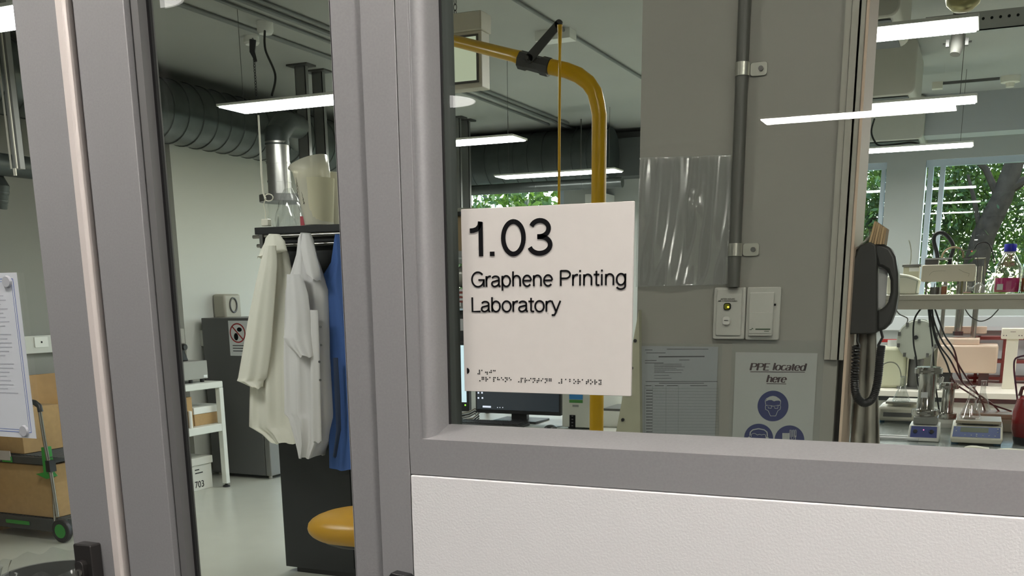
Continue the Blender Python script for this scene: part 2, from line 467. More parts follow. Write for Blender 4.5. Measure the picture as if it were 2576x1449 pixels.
# door lock
lp = atY(212, 1361, 0); lq = atY(262, 1361, 0)
lt = thing('door_lock', 'dark bronze door lock with a round key cylinder on the left grey door stile', 'lock', ((lp.x + lq.x) / 2 - .006, 0, 1.0))
lc = MB((0, 0, 0)); lc.rbox((0, -.014, -.105), (.047, .028, .25), .004, 1)
lcase = lc.build('lock_case', mat('dark_bronze', (.055, .052, .050), .35, .6), lt, bev=.002)
zc = atY(229, 1436, -.03).z - 1.0
k = MB(); k.rbox((.0, -.034, zc + .002), (.022, .014, .036), .009, 1); k.build('cylinder_boss', MATS['dark_bronze'], lt, bev=.001)
k = MB(); k.cyl((0, -.040, zc - .004), (0, -.044, zc - .004), .008, 24); k.build('key_cylinder', STEEL, lt)
k = MB(); k.cbox((0, -.0445, zc - .004), (.0016, .001, .009)); k.build('keyhole', RUBBER, lt)
# pull handle top on the mullion
hx = atY(1001, 1445, -.02)
ht = thing('pull_handle', 'black door handle plate with chamfered top fixed on the grey mullion', 'handle', (hx.x, 0, hx.z))
hm = MB(); hm.prism([(-.022, -.25), (-.022, -.010), (-.013, .002), (.017, -.001), (.024, -.009), (.024, -.25)], 1, -.022, -.0005)
hm.build('handle_plate', BLACK, ht, bev=.0015)
hm = MB(); hm.tube([(0, -.02, -.06), (0, -.055, -.06), (.0, -.06, -.065), (0, -.06, -.2)], .009, 12); hm.build('grip', BLACK, ht)

# ================================================================== ROOM SIGN
YS = YG - .001
s0 = atY(1159, 527.5, YS - .005); s1 = atY(1587, 997, YS - .005); s2 = atY(1595, 505.5, YS - .005)
sx0, sx1, sz0, sz1 = s0.x, (s1.x + s2.x) / 2, s1.z, s2.z
sign = thing('room_sign', 'white square room sign reading 1.03 Graphene Printing Laboratory with braille, on the window glass', 'sign', (sx0, YS, sz0))
so = sign.location
m_ = MB(so).rbox(((sx0 + sx1) / 2, YS - .0025, (sz0 + sz1) / 2), (sx1 - sx0, .005, sz1 - sz0), .0012, 1)
m_.build('sign_panel', SIGNW, sign, bev=.0006)
YF = YS - .0051
def S(cx_, cy_):      # crop pixel of the sign close-up -> plane
    return atY(1040 + cx_ / 2.195, 480 + cy_ / 2.195, YF)
lt1 = MB(so)
letters(lt1, '1.03', S(316, 360).x, S(756, 355).x, S(460, 359).z, S(378, 168).z - S(378, 360).z, YF, .0073, .0012, dotw=.0078)
lt1.build('number_lettering', INK, sign)
lt2 = MB(so)
letters(lt2, 'Graphene Printing', S(325, 530).x, S(1170, 530).x, (S(350, 529).z + S(1060, 523).z) / 2, S(825, 441).z - S(825, 526).z, YF, .0027, .001)
letters(lt2, 'Laboratory', S(327, 668).x, S(812, 668).x, S(335, 668).z, S(335, 588).z - S(335, 668).z, YF, .0027, .001)
lt2.build('name_lettering', INK, sign)
BR = {'a': (1,), 'b': (1, 2), 'c': (1, 4), 'e': (1, 5), 'g': (1, 2, 4, 5), 'h': (1, 2, 5), 'i': (2, 4), 'j': (2, 4, 5), 'l': (1, 2, 3), 'n': (1, 3, 4, 5), 'o': (1, 3, 5), 'p': (1, 2, 3, 4), 'r': (1, 2, 3, 5), 't': (2, 3, 4, 5), 'y': (1, 3, 4, 5, 6), '^': (6,), '#': (3, 4, 5, 6), '.': (2, 5, 6), ' ': ()}
bm_ = MB(so)
def braille(text, xl, xr, zt_):
    n = len(text); p = (xr - xl) / (n - .6)
    dd = p * .40
    for i, c in enumerate(text):
        for d in BR[c]:
            x = xl + i * p + (dd if d > 3 else 0); z = zt_ - ((d - 1) % 3) * dd
            bm_.ball((x, YF, z), (.0011, .0009, .0011), 10, 6)
braille('#a.jc', S(339, 0).x, S(437, 0).x, S(400, 992).z)
braille('^graphene ^printing ^laboratory', S(340, 0).x, S(1046, 0).x, (S(350, 1030).z + S(1046, 1046).z) / 2)
bm_.build('braille_dots', INK, sign)
hz = S(297, 994); hm = MB(so)
hm.prism([(hz.x, hz.z + .0048)] + [(hz.x + .0042 * math.sin(math.radians(a)), hz.z + .0048 * math.cos(math.radians(a))) for a in range(0, 181, 15)], 1, YF - .0008, YF)
hm.build('locator_mark', INK, sign)

# ================================================================== NOTICE ON THE LEFT DOOR
NY = .028
na, nb_ = atY(43, 685, NY), atY(92, 1106, NY)
notice = thing('door_notice', 'white laminated notice with a blue double border taped inside the left glass door', 'notice', (na.x - .1, NY, nb_.z))
no = notice.location
nx1 = (na.x + nb_.x) / 2; nx0 = nx1 - .297; nz0 = atY(40, 1100, NY).z; nz1 = atY(20, 686, NY).z
MB(no).box((nx0, NY - .0008, nz0), (nx1, NY, nz1)).build('sheet', mat('laminated_paper', (.62, .66, .70), .35), notice)
bd = MB(no)
for ins, w in ((.012, .0011), (.017, .0007)):
    a, b, c, d = nx0 + ins, nx1 - ins, nz0 + ins, nz1 - ins
    for q in (((a, c), (b, c)), ((b, c), (b, d)), ((b, d), (a, d)), ((a, d), (a, c))):
        ribbon(bd, list(q), w, lambda x, z, t: (x, NY - .001 - .0002 * t, z))
bd.build('border', mat('border_blue', (.05, .12, .45), .5), notice)
tl = MB(no)
for i in range(24):
    z = nz1 - .045 - i * .0085
    if i in (8, 15): continue
    ribbon(tl, [(nx0 + .03, z), (nx1 - .035 - random.random() * .03, z)], .0018, lambda x, zz, t: (x, NY - .001 - .0002 * t, zz))
tl.build('printed_lines', mat('faint_print', (.42, .45, .50), .6), notice)
for (px, py) in ((20, 709), (63, 1084)):
    p = atY(px, py, NY)
    g_ = MB(no); g_.cyl((p.x, NY - .0008, p.z), (p.x, NY - .0055, p.z), .0125, 24, .0105)
    g_.build('round_magnet', mat('magnet_grey', (.42, .44, .47), .35), notice)

# ================================================================== CEILING LIGHTS
def panel(name, label, xc, yc, z, emit, group, L=1.21, Wd=.27, top=CZ):
    t = thing(name, label, 'light', (xc, yc, z), 0, group)
    MB().box((-L / 2, -Wd / 2, 0), (L / 2, Wd / 2, .014)).build('housing', WHITEP, t, bev=.002)
    MB().box((-L / 2 + .012, -Wd / 2 + .012, -.006), (L / 2 - .012, Wd / 2 - .012, -.0005)).build('diffuser', emit, t)
    h = top - z
    for sx in (-1, 1):
        MB().cyl((sx * L * .42, 0, .014), (sx * L * .42, 0, h), .0018, 6).build('suspension_wire', STEELD, t)
    return t
ZL = 2.6
G = 'suspended light panels in the lab'
LX = -3.775
p0 = panel('ceiling_light', 'white rectangular light panel hung nearest, seen at the top of the left door glass', LX, 1.79, ZL, EMIT, G)
ld = {}
for (xc, yc, lab) in ((LX + .13, 3.86, 'lit light panel hung above the lab coats, seen through the left tall glass'),
                      (LX, 5.74, 'lit light panel left of the yellow pull rod, below the ceiling conduits'),
                      (LX, 8.0, 'thin looking lit light panel crossing behind the yellow pull rod, farthest row'),
                      (-.73, 3.66, 'topmost and widest lit light panel at the right of the column'),
                      (-.75, 5.6, 'middle lit light panel of the three right of the column'),
                      (-.79, 7.72, 'lowest lit light panel right of the column, in front of the trees'),
                      (1.6, 3.66, 'lit light panel hung beyond the right edge, nearest of three'), (1.6, 5.6, 'lit light panel hung beyond the right edge, middle of three'), (1.6, 7.7, 'lit light panel hung beyond the right edge, farthest of three')):
    q = dup(p0, (xc, yc, ZL), 0, lab)
# hall lamps: some mirrored in the glass, the rest unseen and added for brightness
GH = 'lit panels in the hall behind the camera'
h0 = panel('hall_light', 'lit light panel in the hall mirrored as the long bar across the window', -.855, -5.72, 2.6, EMITH, GH, 1.2, .24, 2.95)
dup(h0, (2.8, -5.72, 2.6), 0, 'unseen light panel added over the far right of the hall to brighten it')  # this and the next three hang out of the reflection, added to light the hall
dup(h0, (1.9, -2.4, 2.6), 0, 'unseen light panel added right of the camera near the glazing to brighten the hall side')
dup(h0, (1.9, -4.0, 2.6), 0, 'unseen light panel added right of the camera further from the glazing to brighten the hall side')
dup(h0, (-6.0, -2.6, 2.6), 0, 'unseen light panel added at the far left end of the hall to brighten it')
def disc(x, y, lab):
    t = thing('round_ceiling_light', lab, 'light', (x, y, 2.6), 0, 'round ceiling lights of the hall')
    MB().lathe((0, 0, 0), [(.0, .0), (.195, .0), (.205, .012), (.205, .05), (0, .05)], 40).build('housing', WHITEP, t)
    MB().lathe((0, 0, 0), [(.0, -.004), (.188, -.004), (.19, -.0005), (0, -.0005)], 40).build('diffuser', EMITD, t)
    MB().cyl((0, 0, .05), (0, 0, .35), .012, 10).build('stem', WHITEP, t)
    return t
disc(-2.99, -4.09, 'round ceiling light mirrored beside the hanging box in the window')
disc(-3.0, -1.66, 'round ceiling light mirrored at the top of the tall glass')
disc(-.6, -1.66, 'unseen round light added nearest above the camera to brighten the sill')  # this and the next are out of view, added for steep light on the sill
disc(1.8, -1.66, 'unseen round light added right of the camera to brighten the sill')
EMITS = mat('downlight_lens', (.8, .8, .8), .5, emit=(1, .93, .87), es=330)  # the two lamps over the sill are unseen, added to brighten it from above
for x, lab in ((-1.75, 'small recessed downlight above the left door stile'), (-.2, 'unseen downlight added above the window sill to brighten it'), (1.3, 'unseen downlight added above the right end of the sill to brighten it')):
    t = thing('downlight', lab, 'downlight', (x, -.62, 2.95), 0, 'small downlights along the glazing')
    MB().lathe((0, 0, 0), [(.085, -.012), (.11, -.012), (.11, 0), (.085, 0), (.085, -.012)], 32, False).build('trim_ring', WHITEP, t)
    MB().lathe((0, 0, 0), [(0, -.008), (.084, -.008), (.084, -.001), (0, -.001)], 32).build('lens', EMITS, t)
# red panel added behind the camera for the red tint mirrored over the bench
ym = 1.9; ra_, rb2 = atY(2392, 940, ym), atY(2392, 1062, ym); rt_ = atY(2480, 822, ym)
rs_ = thing('red_tint_panel', 'red panel added in the hall to mirror a faint red tint over the bench at the lower right', 'screen', (ra_.x + .5, .116 - ym, 0))
MB(rs_.location).box((ra_.x, .116 - ym - .05, rb2.z), (ra_.x + 1.2, .116 - ym, rt_.z)).build('mirrored_panel', mat('red_fabric', (.62, .03, .025), .8), rs_, bev=.015)
for x in (ra_.x + .1, ra_.x + 1.05):
    MB(rs_.location).box((x, .116 - ym - .045, .02), (x + .04, .116 - ym - .01, rb2.z)).build('leg', STEELD, rs_)
    MB(rs_.location).box((x - .01, .116 - ym - .25, 0), (x + .05, .116 - ym + .2, .02)).build('foot', STEELD, rs_)

# ================================================================== CEILING SERVICES
GREYC = mat('grey_conduit', (.20, .21, .205), .5)
def conduit(x, y0, y1, r, lab):
    z = CZ - r - .004
    o = MB().cyl((x, y0, z), (x, y1, z), r, 10).build('ceiling_conduit', GREYC); tag(o, lab, 'conduit', 'conduits along the ceiling')
k = 1.65 / 1.8
def cx(x, y): return atZ(x, y, CZ - .02).x
conduit(cx(1450, 98), .3, 9.2, .010, 'thin dark conduit on the ceiling running past the pull rod top')
conduit(cx(1350, 290), .3, 9.2, .014, 'dark pipe on the ceiling ending by the fan bracket above the far panel')
conduit(cx(1150, 262), .3, 6.5, .009, 'thin conduit on the ceiling above the middle light panel')
conduit(cx(530, 40), .3, 7.0, .009, 'leftmost thin conduit on the ceiling above the coats')
conduit(cx(700, 60), .3, 8.6, .010, 'conduit on the ceiling passing the round junction box')
conduit(cx(770, 50), .3, 8.6, .010, 'rightmost paired conduit on the ceiling above the coats')
# junction boxes on the ceiling
def jbox(px, py, r, h, lab, mm=WHITEP):
    p = atZ(px, py, CZ)
    o = MB((p.x, p.y, CZ)).lathe((p.x, p.y, CZ), [(0, -h), (r * .8, -h), (r, -h * .75), (r, 0), (0, 0)], 20).build('junction_box', mm); tag(o, lab, 'junction box')
jbox(666, 55, .05, .07, 'pale round junction box on the ceiling where the black flex starts')
jbox(632, 92, .05, .05, 'small pale cup on the ceiling holding the dark chain')
p = atZ(1392, 75, CZ); q = MB((p.x, p.y, CZ)).box((p.x - .12, p.y - .02, CZ - .06), (p.x + .12, p.y + .10, CZ)).build('ceiling_bracket', WHITEP); tag(q, 'pale square bracket box on the ceiling behind the lever top', 'bracket')
# black flex from box to lamp
a = atZ(666, 78, CZ - .07); b = atZ(684, 240, ZL + .05)
q = MB().tube(smooth([a, a.lerp(b, .3) + Vector((-.01, 0, 0)), a.lerp(b, .7) + Vector((.04, 0, 0)), b]), .007, 8).build('power_flex', BLACK); tag(q, 'black flex hanging from the round box to the light above the coats', 'cable')
# hanging dark chain + white chain with plug
a = atZ(636, 100, CZ - .05); YC = a.y
ch = MB()
for i in range(34):
    z = CZ - .05 - i * .017
    ch.tube([(a.x + .006 * math.cos(t * PI / 4) * (1 if i % 2 else .2), a.y + .006 * math.cos(t * PI / 4) * (.2 if i % 2 else 1), z + .010 * math.sin(t * PI / 4)) for t in range(9)], .0022, 5, False)
ch.tube([(a.x, a.y, CZ - .05), (a.x - .01, a.y, CZ - .12), (a.x + .015, a.y, CZ - .18)], [.022, .018, .008], 8)
tag(ch.build('hanging_chain', BLACK), 'dark chain hanging from the ceiling above the light over the coats', 'chain')
YP = 3.1
pc = [atY(*v, YP) for v in ((650, 290), (654, 360), (658, 440), (662, 485), (668, 500))]
wc = MB(); wc.tube(pc, .005, 8)
wc.tube([atY(668 + 11 * math.cos(t) + 8, 497 + 9 * math.sin(t), YP) for t in [i * .6 for i in range(12)]], .003, 6)
wc.tube([atY(*v, YP) for v in ((668, 500), (663, 515), (668, 535), (668, 550))], .003, 6)
pw = thing('hanging_power_lead', 'white twisted lead hanging down to a cream plug on the black cabinet', 'cable', atY(668, 570, YP))
wc.o = pw.location; wc.v = [v - Vector(pw.location) for v in wc.v]; wc.build('lead', CREAM, pw)
b = atY(670, 560, YP); MB(pw.location).cbox(b, (.045, .03, .035)).build('plug', CREAM, pw, bev=.004)

# spiral ducts
def duct(pts, r, lab, m=DUCT, name='air_duct', rib=.16, n=36):
    t = thing(name, lab, 'duct', pts[0])
    MB(t.location).tube(pts, r, n).build('duct_pipe', m, t)
    rb = MB(t.location)
    for i in range(len(pts) - 1):
        a, b = Vector(pts[i]), Vector(pts[i + 1]); L = (b - a).length
        for j in range(int(L / rib)):
            c = a.lerp(b, (j + .5) * rib / L); d = (b - a).normalized() * .006
            rb.tube([c - d * 1.6, c - d, c + d, c + d * 1.6], [r, r * 1.03, r * 1.03, r], n, False)
    rb.build('seam', m, t)
    for f in (.2, .8):
        a, b = Vector(pts[0]), Vector(pts[-1]); c = a.lerp(b, f)
        if CZ - c.z - r > .02: MB(t.location).cyl((c.x, c.y, c.z + r * .9), (c.x, c.y, CZ), .006, 8).build('hanger', STEELD, t)
    return t
duct([(-5.72, 1.2, 2.86), (-5.72, 9.0, 2.86)], .225, 'large grey spiral duct running along the top of the left wall')
zd = atY(1300, 466, 8.9).z + .25
duct([(-5.42, 8.9, zd), (-3.55, 8.9, zd)], .25, 'big dark spiral duct crossing below the ceiling behind the yellow pipe', DUCTD)
zd = atY(1300, 473, 8.5).z
duct([(-5.45, 8.5, zd), (-3.3, 8.5, zd)], .05, 'slim shiny duct under the big dark duct above the window', DUCT, rib=.5)
q = MB().box((XW, 9.2, 2.68), (cl - .5, YB, 3.05)).build('trim_bulkhead', mat('bulkhead_paint', (.10, .11, .11), .7)); struct(q)
# beam at back right
struct(MB().box((-2.9, 8.75, 2.82), (XE, 9.05, CZ)).build('trim_beam', mat('beam_paint', (.42, .44, .44), .7)))
# branch duct above coats (galvanised extraction pipe)
p1 = atY(697, 358, 4.6); p2 = atY(700, 493, 4.6)
ep = thing('extraction_pipe', 'shiny galvanised vertical pipe above the black cabinet behind the white lead', 'pipe', p2)
r = (atY(720, 420, 4.6) - atY(672, 420, 4.6)).length / 2
MB(p2).cyl((p1.x, 4.6, p1.z), (p1.x, 4.6, p2.z), r, 28).build('pipe_body', STEEL if False else mat('galv_pipe', (.42, .42, .40), .3, .9, noise=.1, nscale=14), ep)
cb = MB(p2)
for z in (p1.z - .01, p1.z - .14, p1.z - .26): cb.cyl((p1.x, 4.6, z), (p1.x, 4.6, z + .012), r * 1.04, 28)
cb.build('seam_rings', MATS['galv_pipe'], ep)
MB(p2).cyl((p1.x + .05, 4.6, p2.z - .045), (p1.x + .05, 4.6, p2.z), r * 2.3, 28).build('flange', STEELD, ep)
MB(p2).tube([(p1.x, 4.6, p2.z - .045), (p1.x - .01, 4.6, p2.z - .12), (p1.x + .04, 4.6, p2.z - .22)], [r * 1.1, r * 1.15, r * .9], 24).build('hood', POLY, ep)
MB(p2).tube([(p1.x, 4.6, p1.z - .02), (p1.x, 4.6, p1.z + .05), (p1.x - .03, 4.72, p1.z + .13), (p1.x - .25, 5.2, p1.z + .20), (-5.50, 6.3, 2.80)], r * 1.05, 24).build('elbow', DUCTD, ep)
# strut posts from the ceiling
def strut(px, py, y2, lab, name='strut_post'):
    p = atZ(px, py, CZ); t = thing(name, lab, 'post', (p.x, p.y, CZ), 0, 'steel strut posts hung from the ceiling')
    MB().box((-.09, -.06, -.012), (.09, .06, 0)).build('ceiling_plate', STEELD, t)
    s_ = MB(); s_.box((-.045, -.02, -1.35), (.045, -.015, -.012)); s_.box((-.045, -.02, -1.35), (-.040, .02, -.012)); s_.box((.040, -.02, -1.35), (.045, .02, -.012))
    s_.build('channel', mat('strut_zinc', (.24, .245, .24), .4, .4), t)
strut(757, 163, 0, 'left steel strut post of the pair above the coats'); strut(800, 178, 0, 'right steel strut post of the pair above the coats')
strut(1147, 295, 0, 'left dark strut post of the pair seen beside the window frame'); strut(1170, 302, 0, 'right dark strut post of the pair seen beside the window frame')
# strut seen in the left door pane, in front of the duct
a, b = atY(8, 80, 2.5), atY(45, 425, 2.5)
t = thing('strut_rail', 'steel channel rail hanging in front of the duct at the far left', 'rail', (a.x, 2.5, a.z))
s_ = MB(t.location); xx = (a.x + b.x) / 2
for dx in (-.034, .006): s_.box((xx + dx, 2.48, b.z), (xx + dx + .008, 2.485, CZ))
s_.build('channel_lips', mat('bright_zinc', (.62, .60, .52), .35, .5), t)
MB(t.location).box((xx - .034, 2.5, b.z), (xx + .014, 2.53, CZ)).build('channel_back', mat('strut_zinc', (.13, .135, .135)), t)
MB(t.location).box((xx - .006, 2.47, b.z - .035), (xx + .012, 2.476, b.z)).build('end_tab', MATS['bright_zinc'], t)
# dark beam and flexible hose at the far left
duct([atX(-80, 405, -5.45), atX(-10, 412, -5.45), atX(95, 425, -5.45)], .065, 'dark horizontal pipe below the duct at the far left', DUCTD, rib=2)
duct([atY(-20, 440, 3.2), atY(0, 470, 3.2), atY(-6, 520, 3.2)], .055, 'grey flexible hose at the left edge', DUCT, rib=.05)
# hanging fan coil boxes right of the column
FC = mat('fan_coil_paint', (.50, .50, .44), .5); FD = mat('fan_coil_grille', (.06, .07, .07), .6)
def fancoil(px, py, hh, lab):
    p = atZ(px, py, 2.78)
    t = thing('fan_coil_unit', lab, 'ceiling unit', (p.x, p.y, CZ), 0, 'pale units hung from the ceiling right of the column')
    MB().rbox((-.55, .35, -(CZ - 2.78) / 2 - .0), (1.1, .7, CZ - 2.78 - .01), .05, 1, 5).build('casing', FC, t, bev=.01)
    MB().box((-1.07, .03, -(CZ - 2.78) - .004), (-.04, .66, -(CZ - 2.78) - .0)).build('grille', FD, t)
fancoil(2262, 42, 0, 'nearest pale ceiling unit at the top beside the column'); fancoil(2300, 238, 0, 'middle pale ceiling unit, above the second light panel'); fancoil(2322, 350, 0, 'farthest pale ceiling unit, above the third light panel')
# perforated channel, pipe elbow, detectors
a, b = atZ(2335, 92, 2.95), atZ(2576, 62, 2.95)
ys = (a.y + b.y) / 2
t = thing('perforated_rail', 'grey perforated steel channel running right near the ceiling top right', 'rail', (a.x, ys, 2.95))
mr = MB(t.location); mr.box((a.x - .02, ys, 2.95), (XE - .02, ys + .01, 3.05)); mr.box((a.x - .02, ys, 2.95), (XE - .02, ys + .06, 2.955)); mr.build('channel', mat('rail_zinc', (.38, .39, .38), .45, .5), t)
mr = MB(t.location)
for i in range(26): mr.cyl((a.x + .02 + i * .045, ys - .001, 3.01), (a.x + .02 + i * .045, ys + .0005, 3.01), .008, 12)
mr.build('hole_pattern', INK, t)
p = atY(2410, 85, 3.9); q = atY(2405, 138, 3.9)
t = thing('drain_pipe', 'grey pipe end with a bolted clamp dropping from the ceiling top right', 'pipe', (p.x, 3.9, CZ))
MB(t.location).tube([(p.x, 3.9, CZ), (p.x, 3.9, q.z + .03), (p.x - .005, 3.89, q.z)], [.028, .028, .022], 20).build('pipe_body', mat('pvc_grey', (.20, .20, .18), .5), t)
for sx in (-1, 1):
    mr = MB(t.location); mr.cbox((p.x + sx * .04, 3.9, q.z + .05), (.014, .03, .03)); mr.cyl((p.x + sx * .03, 3.9, q.z + .05), (p.x + sx * .06, 3.9, q.z + .05), .004, 8)
    mr.build('clamp', STEELD, t)
p = atY(2424, -5, 2.6)
t = thing('shower_rose', 'brass coloured round bowl hanging at the top edge right', 'shower head', (p.x, 2.6, p.z))
MB().lathe((0, 0, 0), [(0, -.045), (.03, -.04), (.052, -.02), (.058, .0), (.058, .02), (.02, .04), (.015, .2), (0, .2)], 32).build('bowl', mat('brass', (.30, .27, .13), .3, .8), t)
MB().cyl((0, 0, .2), (0, 0, CZ - p.z), .012, 12).build('stem', MATS['brass'], t)
p = atZ(2543, 192, CZ)
t = thing('smoke_detector', 'cream round detector on the ceiling at the top right', 'detector', (p.x, p.y, CZ))
MB().lathe((0, 0, 0), [(0, -.08), (.03, -.08), (.035, -.05), (.07, -.045), (.075, 0), (0, 0)], 28).build('housing', CREAM, t)
MB().box((-.5, -.01, -.02), (-.08, .01, 0)).build('cable_duct', STEELD, t)
MB().box((-.58, -.04, -.05), (-.5, .04, 0)).build('end_box', CREAM, t)
# black cable looping at the ceiling unit
q = MB().tube(smooth([atY(*v, 7.62) for v in ((2200, 298), (2192, 330), (2200, 355), (2215, 366), (2260, 362), (2290, 358), (2312, 362))]), .007, 8).build('power_flex', BLACK); tag(q, 'black cable looping above the third light panel beside the column', 'cable')

# exit style hanging box
E0, E1 = atY(1107, 52, 2.2), atY(1212, 28, 2.2)
zt_, zb_ = atY(1180, 30, 2.2).z, atY(1180, 222, 2.2).z; x1 = atY(1211, 120, 2.2).x; x0 = x1 - .36
t = thing('hanging_sign_box', 'cream box with a pale translucent face hung by chains at the top of the window', 'sign box', ((x0 + x1) / 2, 2.2, zt_))
o = t.location
MB(o).box((x0, 2.2, zb_), (x1, 2.27, zt_ - .065)).build('body', CREAM, t, bev=.003)
MB(o).box((x0 - .004, 2.19, zt_ - .065), (x1 + .004, 2.28, zt_)).build('cap', CREAM, t, bev=.004)
MB(o).box((x0 + .02, 2.194, zb_ + .025), (x1 - .02, 2.1995, zt_ - .085)).build('face', mat('opal_face', (.62, .68, .56), .2, emit=(.75, .85, .62), es=.45), t)
MB(o).box((x0 + .012, 2.196, zb_ + .017), (x1 - .012, 2.1998, zt_ - .077)).build('face_frame', STEELD, t)
for sx in (-.04, .0):
    cm = MB(o)
    for i in range(int((CZ - zt_) / .02)):
        z = zt_ + .01 + i * .02
        cm.tube([(x1 - .12 + sx + .006 * math.cos(u * PI / 4) * (1 if i % 2 else .2), 2.23 + .006 * math.cos(u * PI / 4) * (.2 if i % 2 else 1), z + .012 * math.sin(u * PI / 4)) for u in range(9)], .0015, 5, False)
    cm.build('chain', STEELD, t)

# ================================================================== EMERGENCY SHOWER
YY = 1.6
def YPt(x, y): return atY(x, y, YY)
sh = thing('emergency_shower', 'yellow emergency shower pipe with a bend, grey valve and pull rod behind the sign', 'shower', YPt(1504, 1300) * 1.0)
sh.location = (YPt(1504, 900).x, YY, 0); o = sh.location
xp = YPt(1504, 700).x
rp = (YPt(1522, 500) - YPt(1487, 500)).length / 2
bend = [(xp, YY, 0), (xp, YY, 1.0), (xp, YY, YPt(1504, 290).z)] + [Vector((YPt(x, y).x, YY, YPt(x, y).z)) for x, y in ((1503, 262), (1496, 232), (1480, 208), (1455, 189), (1425, 177), (1385, 168))]
MB(o).tube(bend, rp, 24).build('riser_pipe', YEL, sh)
hp = [atY(1312, 147, YY), atY(1295, 141, YY + .01), atY(1200, 117, YY + .18), atY(1100, 92, YY + .36), atY(1000, 68, YY + .5)]
MB(o).tube(hp, [rp * .95, rp * .82, rp * .82, rp * .82, rp * .82], 24).build('branch_pipe', YEL, sh)
v0, v1 = YPt(1383, 170), YPt(1308, 150)
VALV = mat('valve_grey', (.10, .10, .095), .45, .5)
MB(o).tube([v0, v0.lerp(v1, .25), v0.lerp(v1, .3), v0.lerp(v1, .7), v0.lerp(v1, .75), v1], [rp * 1.2, rp * 1.2, rp * 1.05, rp * 1.05, rp * 1.2, rp * 1.2], 8).build('valve_body', VALV, sh)
pv = YPt(1330, 147); lv0, lv1 = atY(1330, 147, YY - .03), atY(1405, 60, YY - .03)
lm = MB(o); d = (lv1 - lv0).normalized(); nrm = Vector((-d.z, 0, d.x)) * .0145; n2 = nrm * .85
for off in (0,):
    pts = [lv0 + nrm, lv1 + n2, lv1 - n2, lv0 - nrm]
    yy = [YY - .030, YY - .026]
    lm.add([(p_.x, y_, p_.z) for y_ in yy for p_ in pts], [(0, 1, 2, 3), (7, 6, 5, 4), (0, 1, 5, 4), (1, 2, 6, 5), (2, 3, 7, 6), (3, 0, 4, 7)])
lm.cyl((lv1.x, YY - .03, lv1.z), (lv1.x, YY - .026, lv1.z), .0125, 20); lm.cyl((lv0.x, YY - .03, lv0.z), (lv0.x, YY - .02, lv0.z), .013, 20)
lm.build('lever', VALV, sh)
MB(o).cyl((lv0.x, YY - .046, lv0.z), (lv0.x, YY - .03, lv0.z), .0065, 6).build('lever_nut', STEEL, sh)
rod = MB(o); ra, rb_ = atY(1407, 62, YY - .04), atY(1405, 505, YY - .04)
rod.tube([(ra.x, YY - .036, ra.z), (ra.x, YY - .036, ra.z - .07), (rb_.x, YY - .036, rb_.z), (rb_.x, YY - .036, 1.5)], [.008, .0045, .0042, .0042], 10)
rod.build('pull_rod', YEL, sh)
MB(o).lathe((hp[-1].x - .0, hp[-1].y + .02, hp[-1].z - .13), [(.0, 0), (.09, 0), (.08, .03), (.03, .08), (.02, .13), (0, .13)], 32).build('shower_head', YEL, sh)

# ================================================================== COLUMN FITTINGS
FY = CYF
cxp = atY(1873, 60, FY - .013).x; cxq = atY(1845, 700, FY - .013).x
cxm = (cxp + cxq) / 2
cdt = thing('wall_conduit', 'grey vertical conduit on the column ending at the switch plates', 'conduit', (cxm, FY - .013, 1.5))
cb_ = atY(1845, 722, FY - .013).z
CONDM = mat('wall_conduit_grey', (.075, .077, .068), .45)
MB(cdt.location).cyl((cxm, FY - .0135, cb_), (cxm, FY - .0135, CZ - .001), .0128, 20).build('conduit_pipe', CONDM, cdt)
for py, px in ((178, 1866), (629, 1851)):
    z = atY(px, py, FY).z
    c_ = MB(cdt.location)
    c_.tube([(cxm, FY - .0135, z - .013), (cxm, FY - .0135, z + .013)], .0146, 20)
    c_.rbox((cxm + .031, FY - .002, z), (.034, .003, .026), .006, 1)
    s_ = c_.build('saddle_clip', mat('zinc_clip', (.50, .50, .44), .28, .85), cdt, bev=.0006)
    MB(cdt.location).cyl((cxm + .036, FY - .008, z), (cxm + .036, FY - .003, z), .005, 16).build('screw', STEELD, s_)
# switch plate
def CP(x, y): return atY(1780 + x / 8.524, 700 + y / 8.524, FY - .008)
xa, xb, za, zb2 = CP(110, 0).x, CP(812, 0).x, CP(450, 1308).z, CP(450, 198).z
xa = (CP(150, 200).x + CP(105, 1300).x) / 2; xb = (CP(838, 200).x + CP(775, 1300).x) / 2
sw = thing('air_conditioning_switch', 'white switch plate lettered after hours air conditioning with a yellow lamp, on the column', 'switch', ((xa + xb) / 2, FY, za))
PL = mat('switch_plastic', (.37, .375, .345), .4)
MB(sw.location).rbox(((xa + xb) / 2, FY - .005, (za + zb2) / 2), (xb - xa, .010, zb2 - za), .004, 1).build('plate', PL, sw, bev=.002)
MB(sw.location).rbox(((xa + xb) / 2, FY - .0115, (za + zb2) / 2 + .002), (xb - xa - .014, .003, (zb2 - za) - .012), .003, 1).build('plate_cover', PL, sw, bev=.001)
lp = CP(437, 605)
MB(sw.location).rbox((lp.x, FY - .0145, lp.z), (.0150, .003, .0150), .005, 1).build('lamp_rim', INK, sw)
MB(sw.location).rbox((lp.x, FY - .0165, lp.z), (.0115, .002, .0115), .004, 1).build('lamp_lens', mat('lamp_green', (.12, .13, .01), .2), sw)
MB(sw.location).ball((lp.x + .0025, FY - .0175, lp.z - .001), (.0024, .001, .0018), 12, 8).build('lamp_glow', mat('lamp_glow', (.8, .6, .05), .3, emit=(1, .75, .08), es=1.2), sw)
bp_ = CP(418, 905)
MB(sw.location).rbox((bp_.x, FY - .0155, bp_.z), (.0165, .005, .0185), .006, 1).build('push_button', mat('button_white', (.46, .47, .44), .3), sw, bev=.001)
p = CP(445, 448); smalltext('AFTER HOURS', .0048, Vector((p.x, FY - .0133, p.z)) - Vector(sw.location), INK, 'lettering', sw)
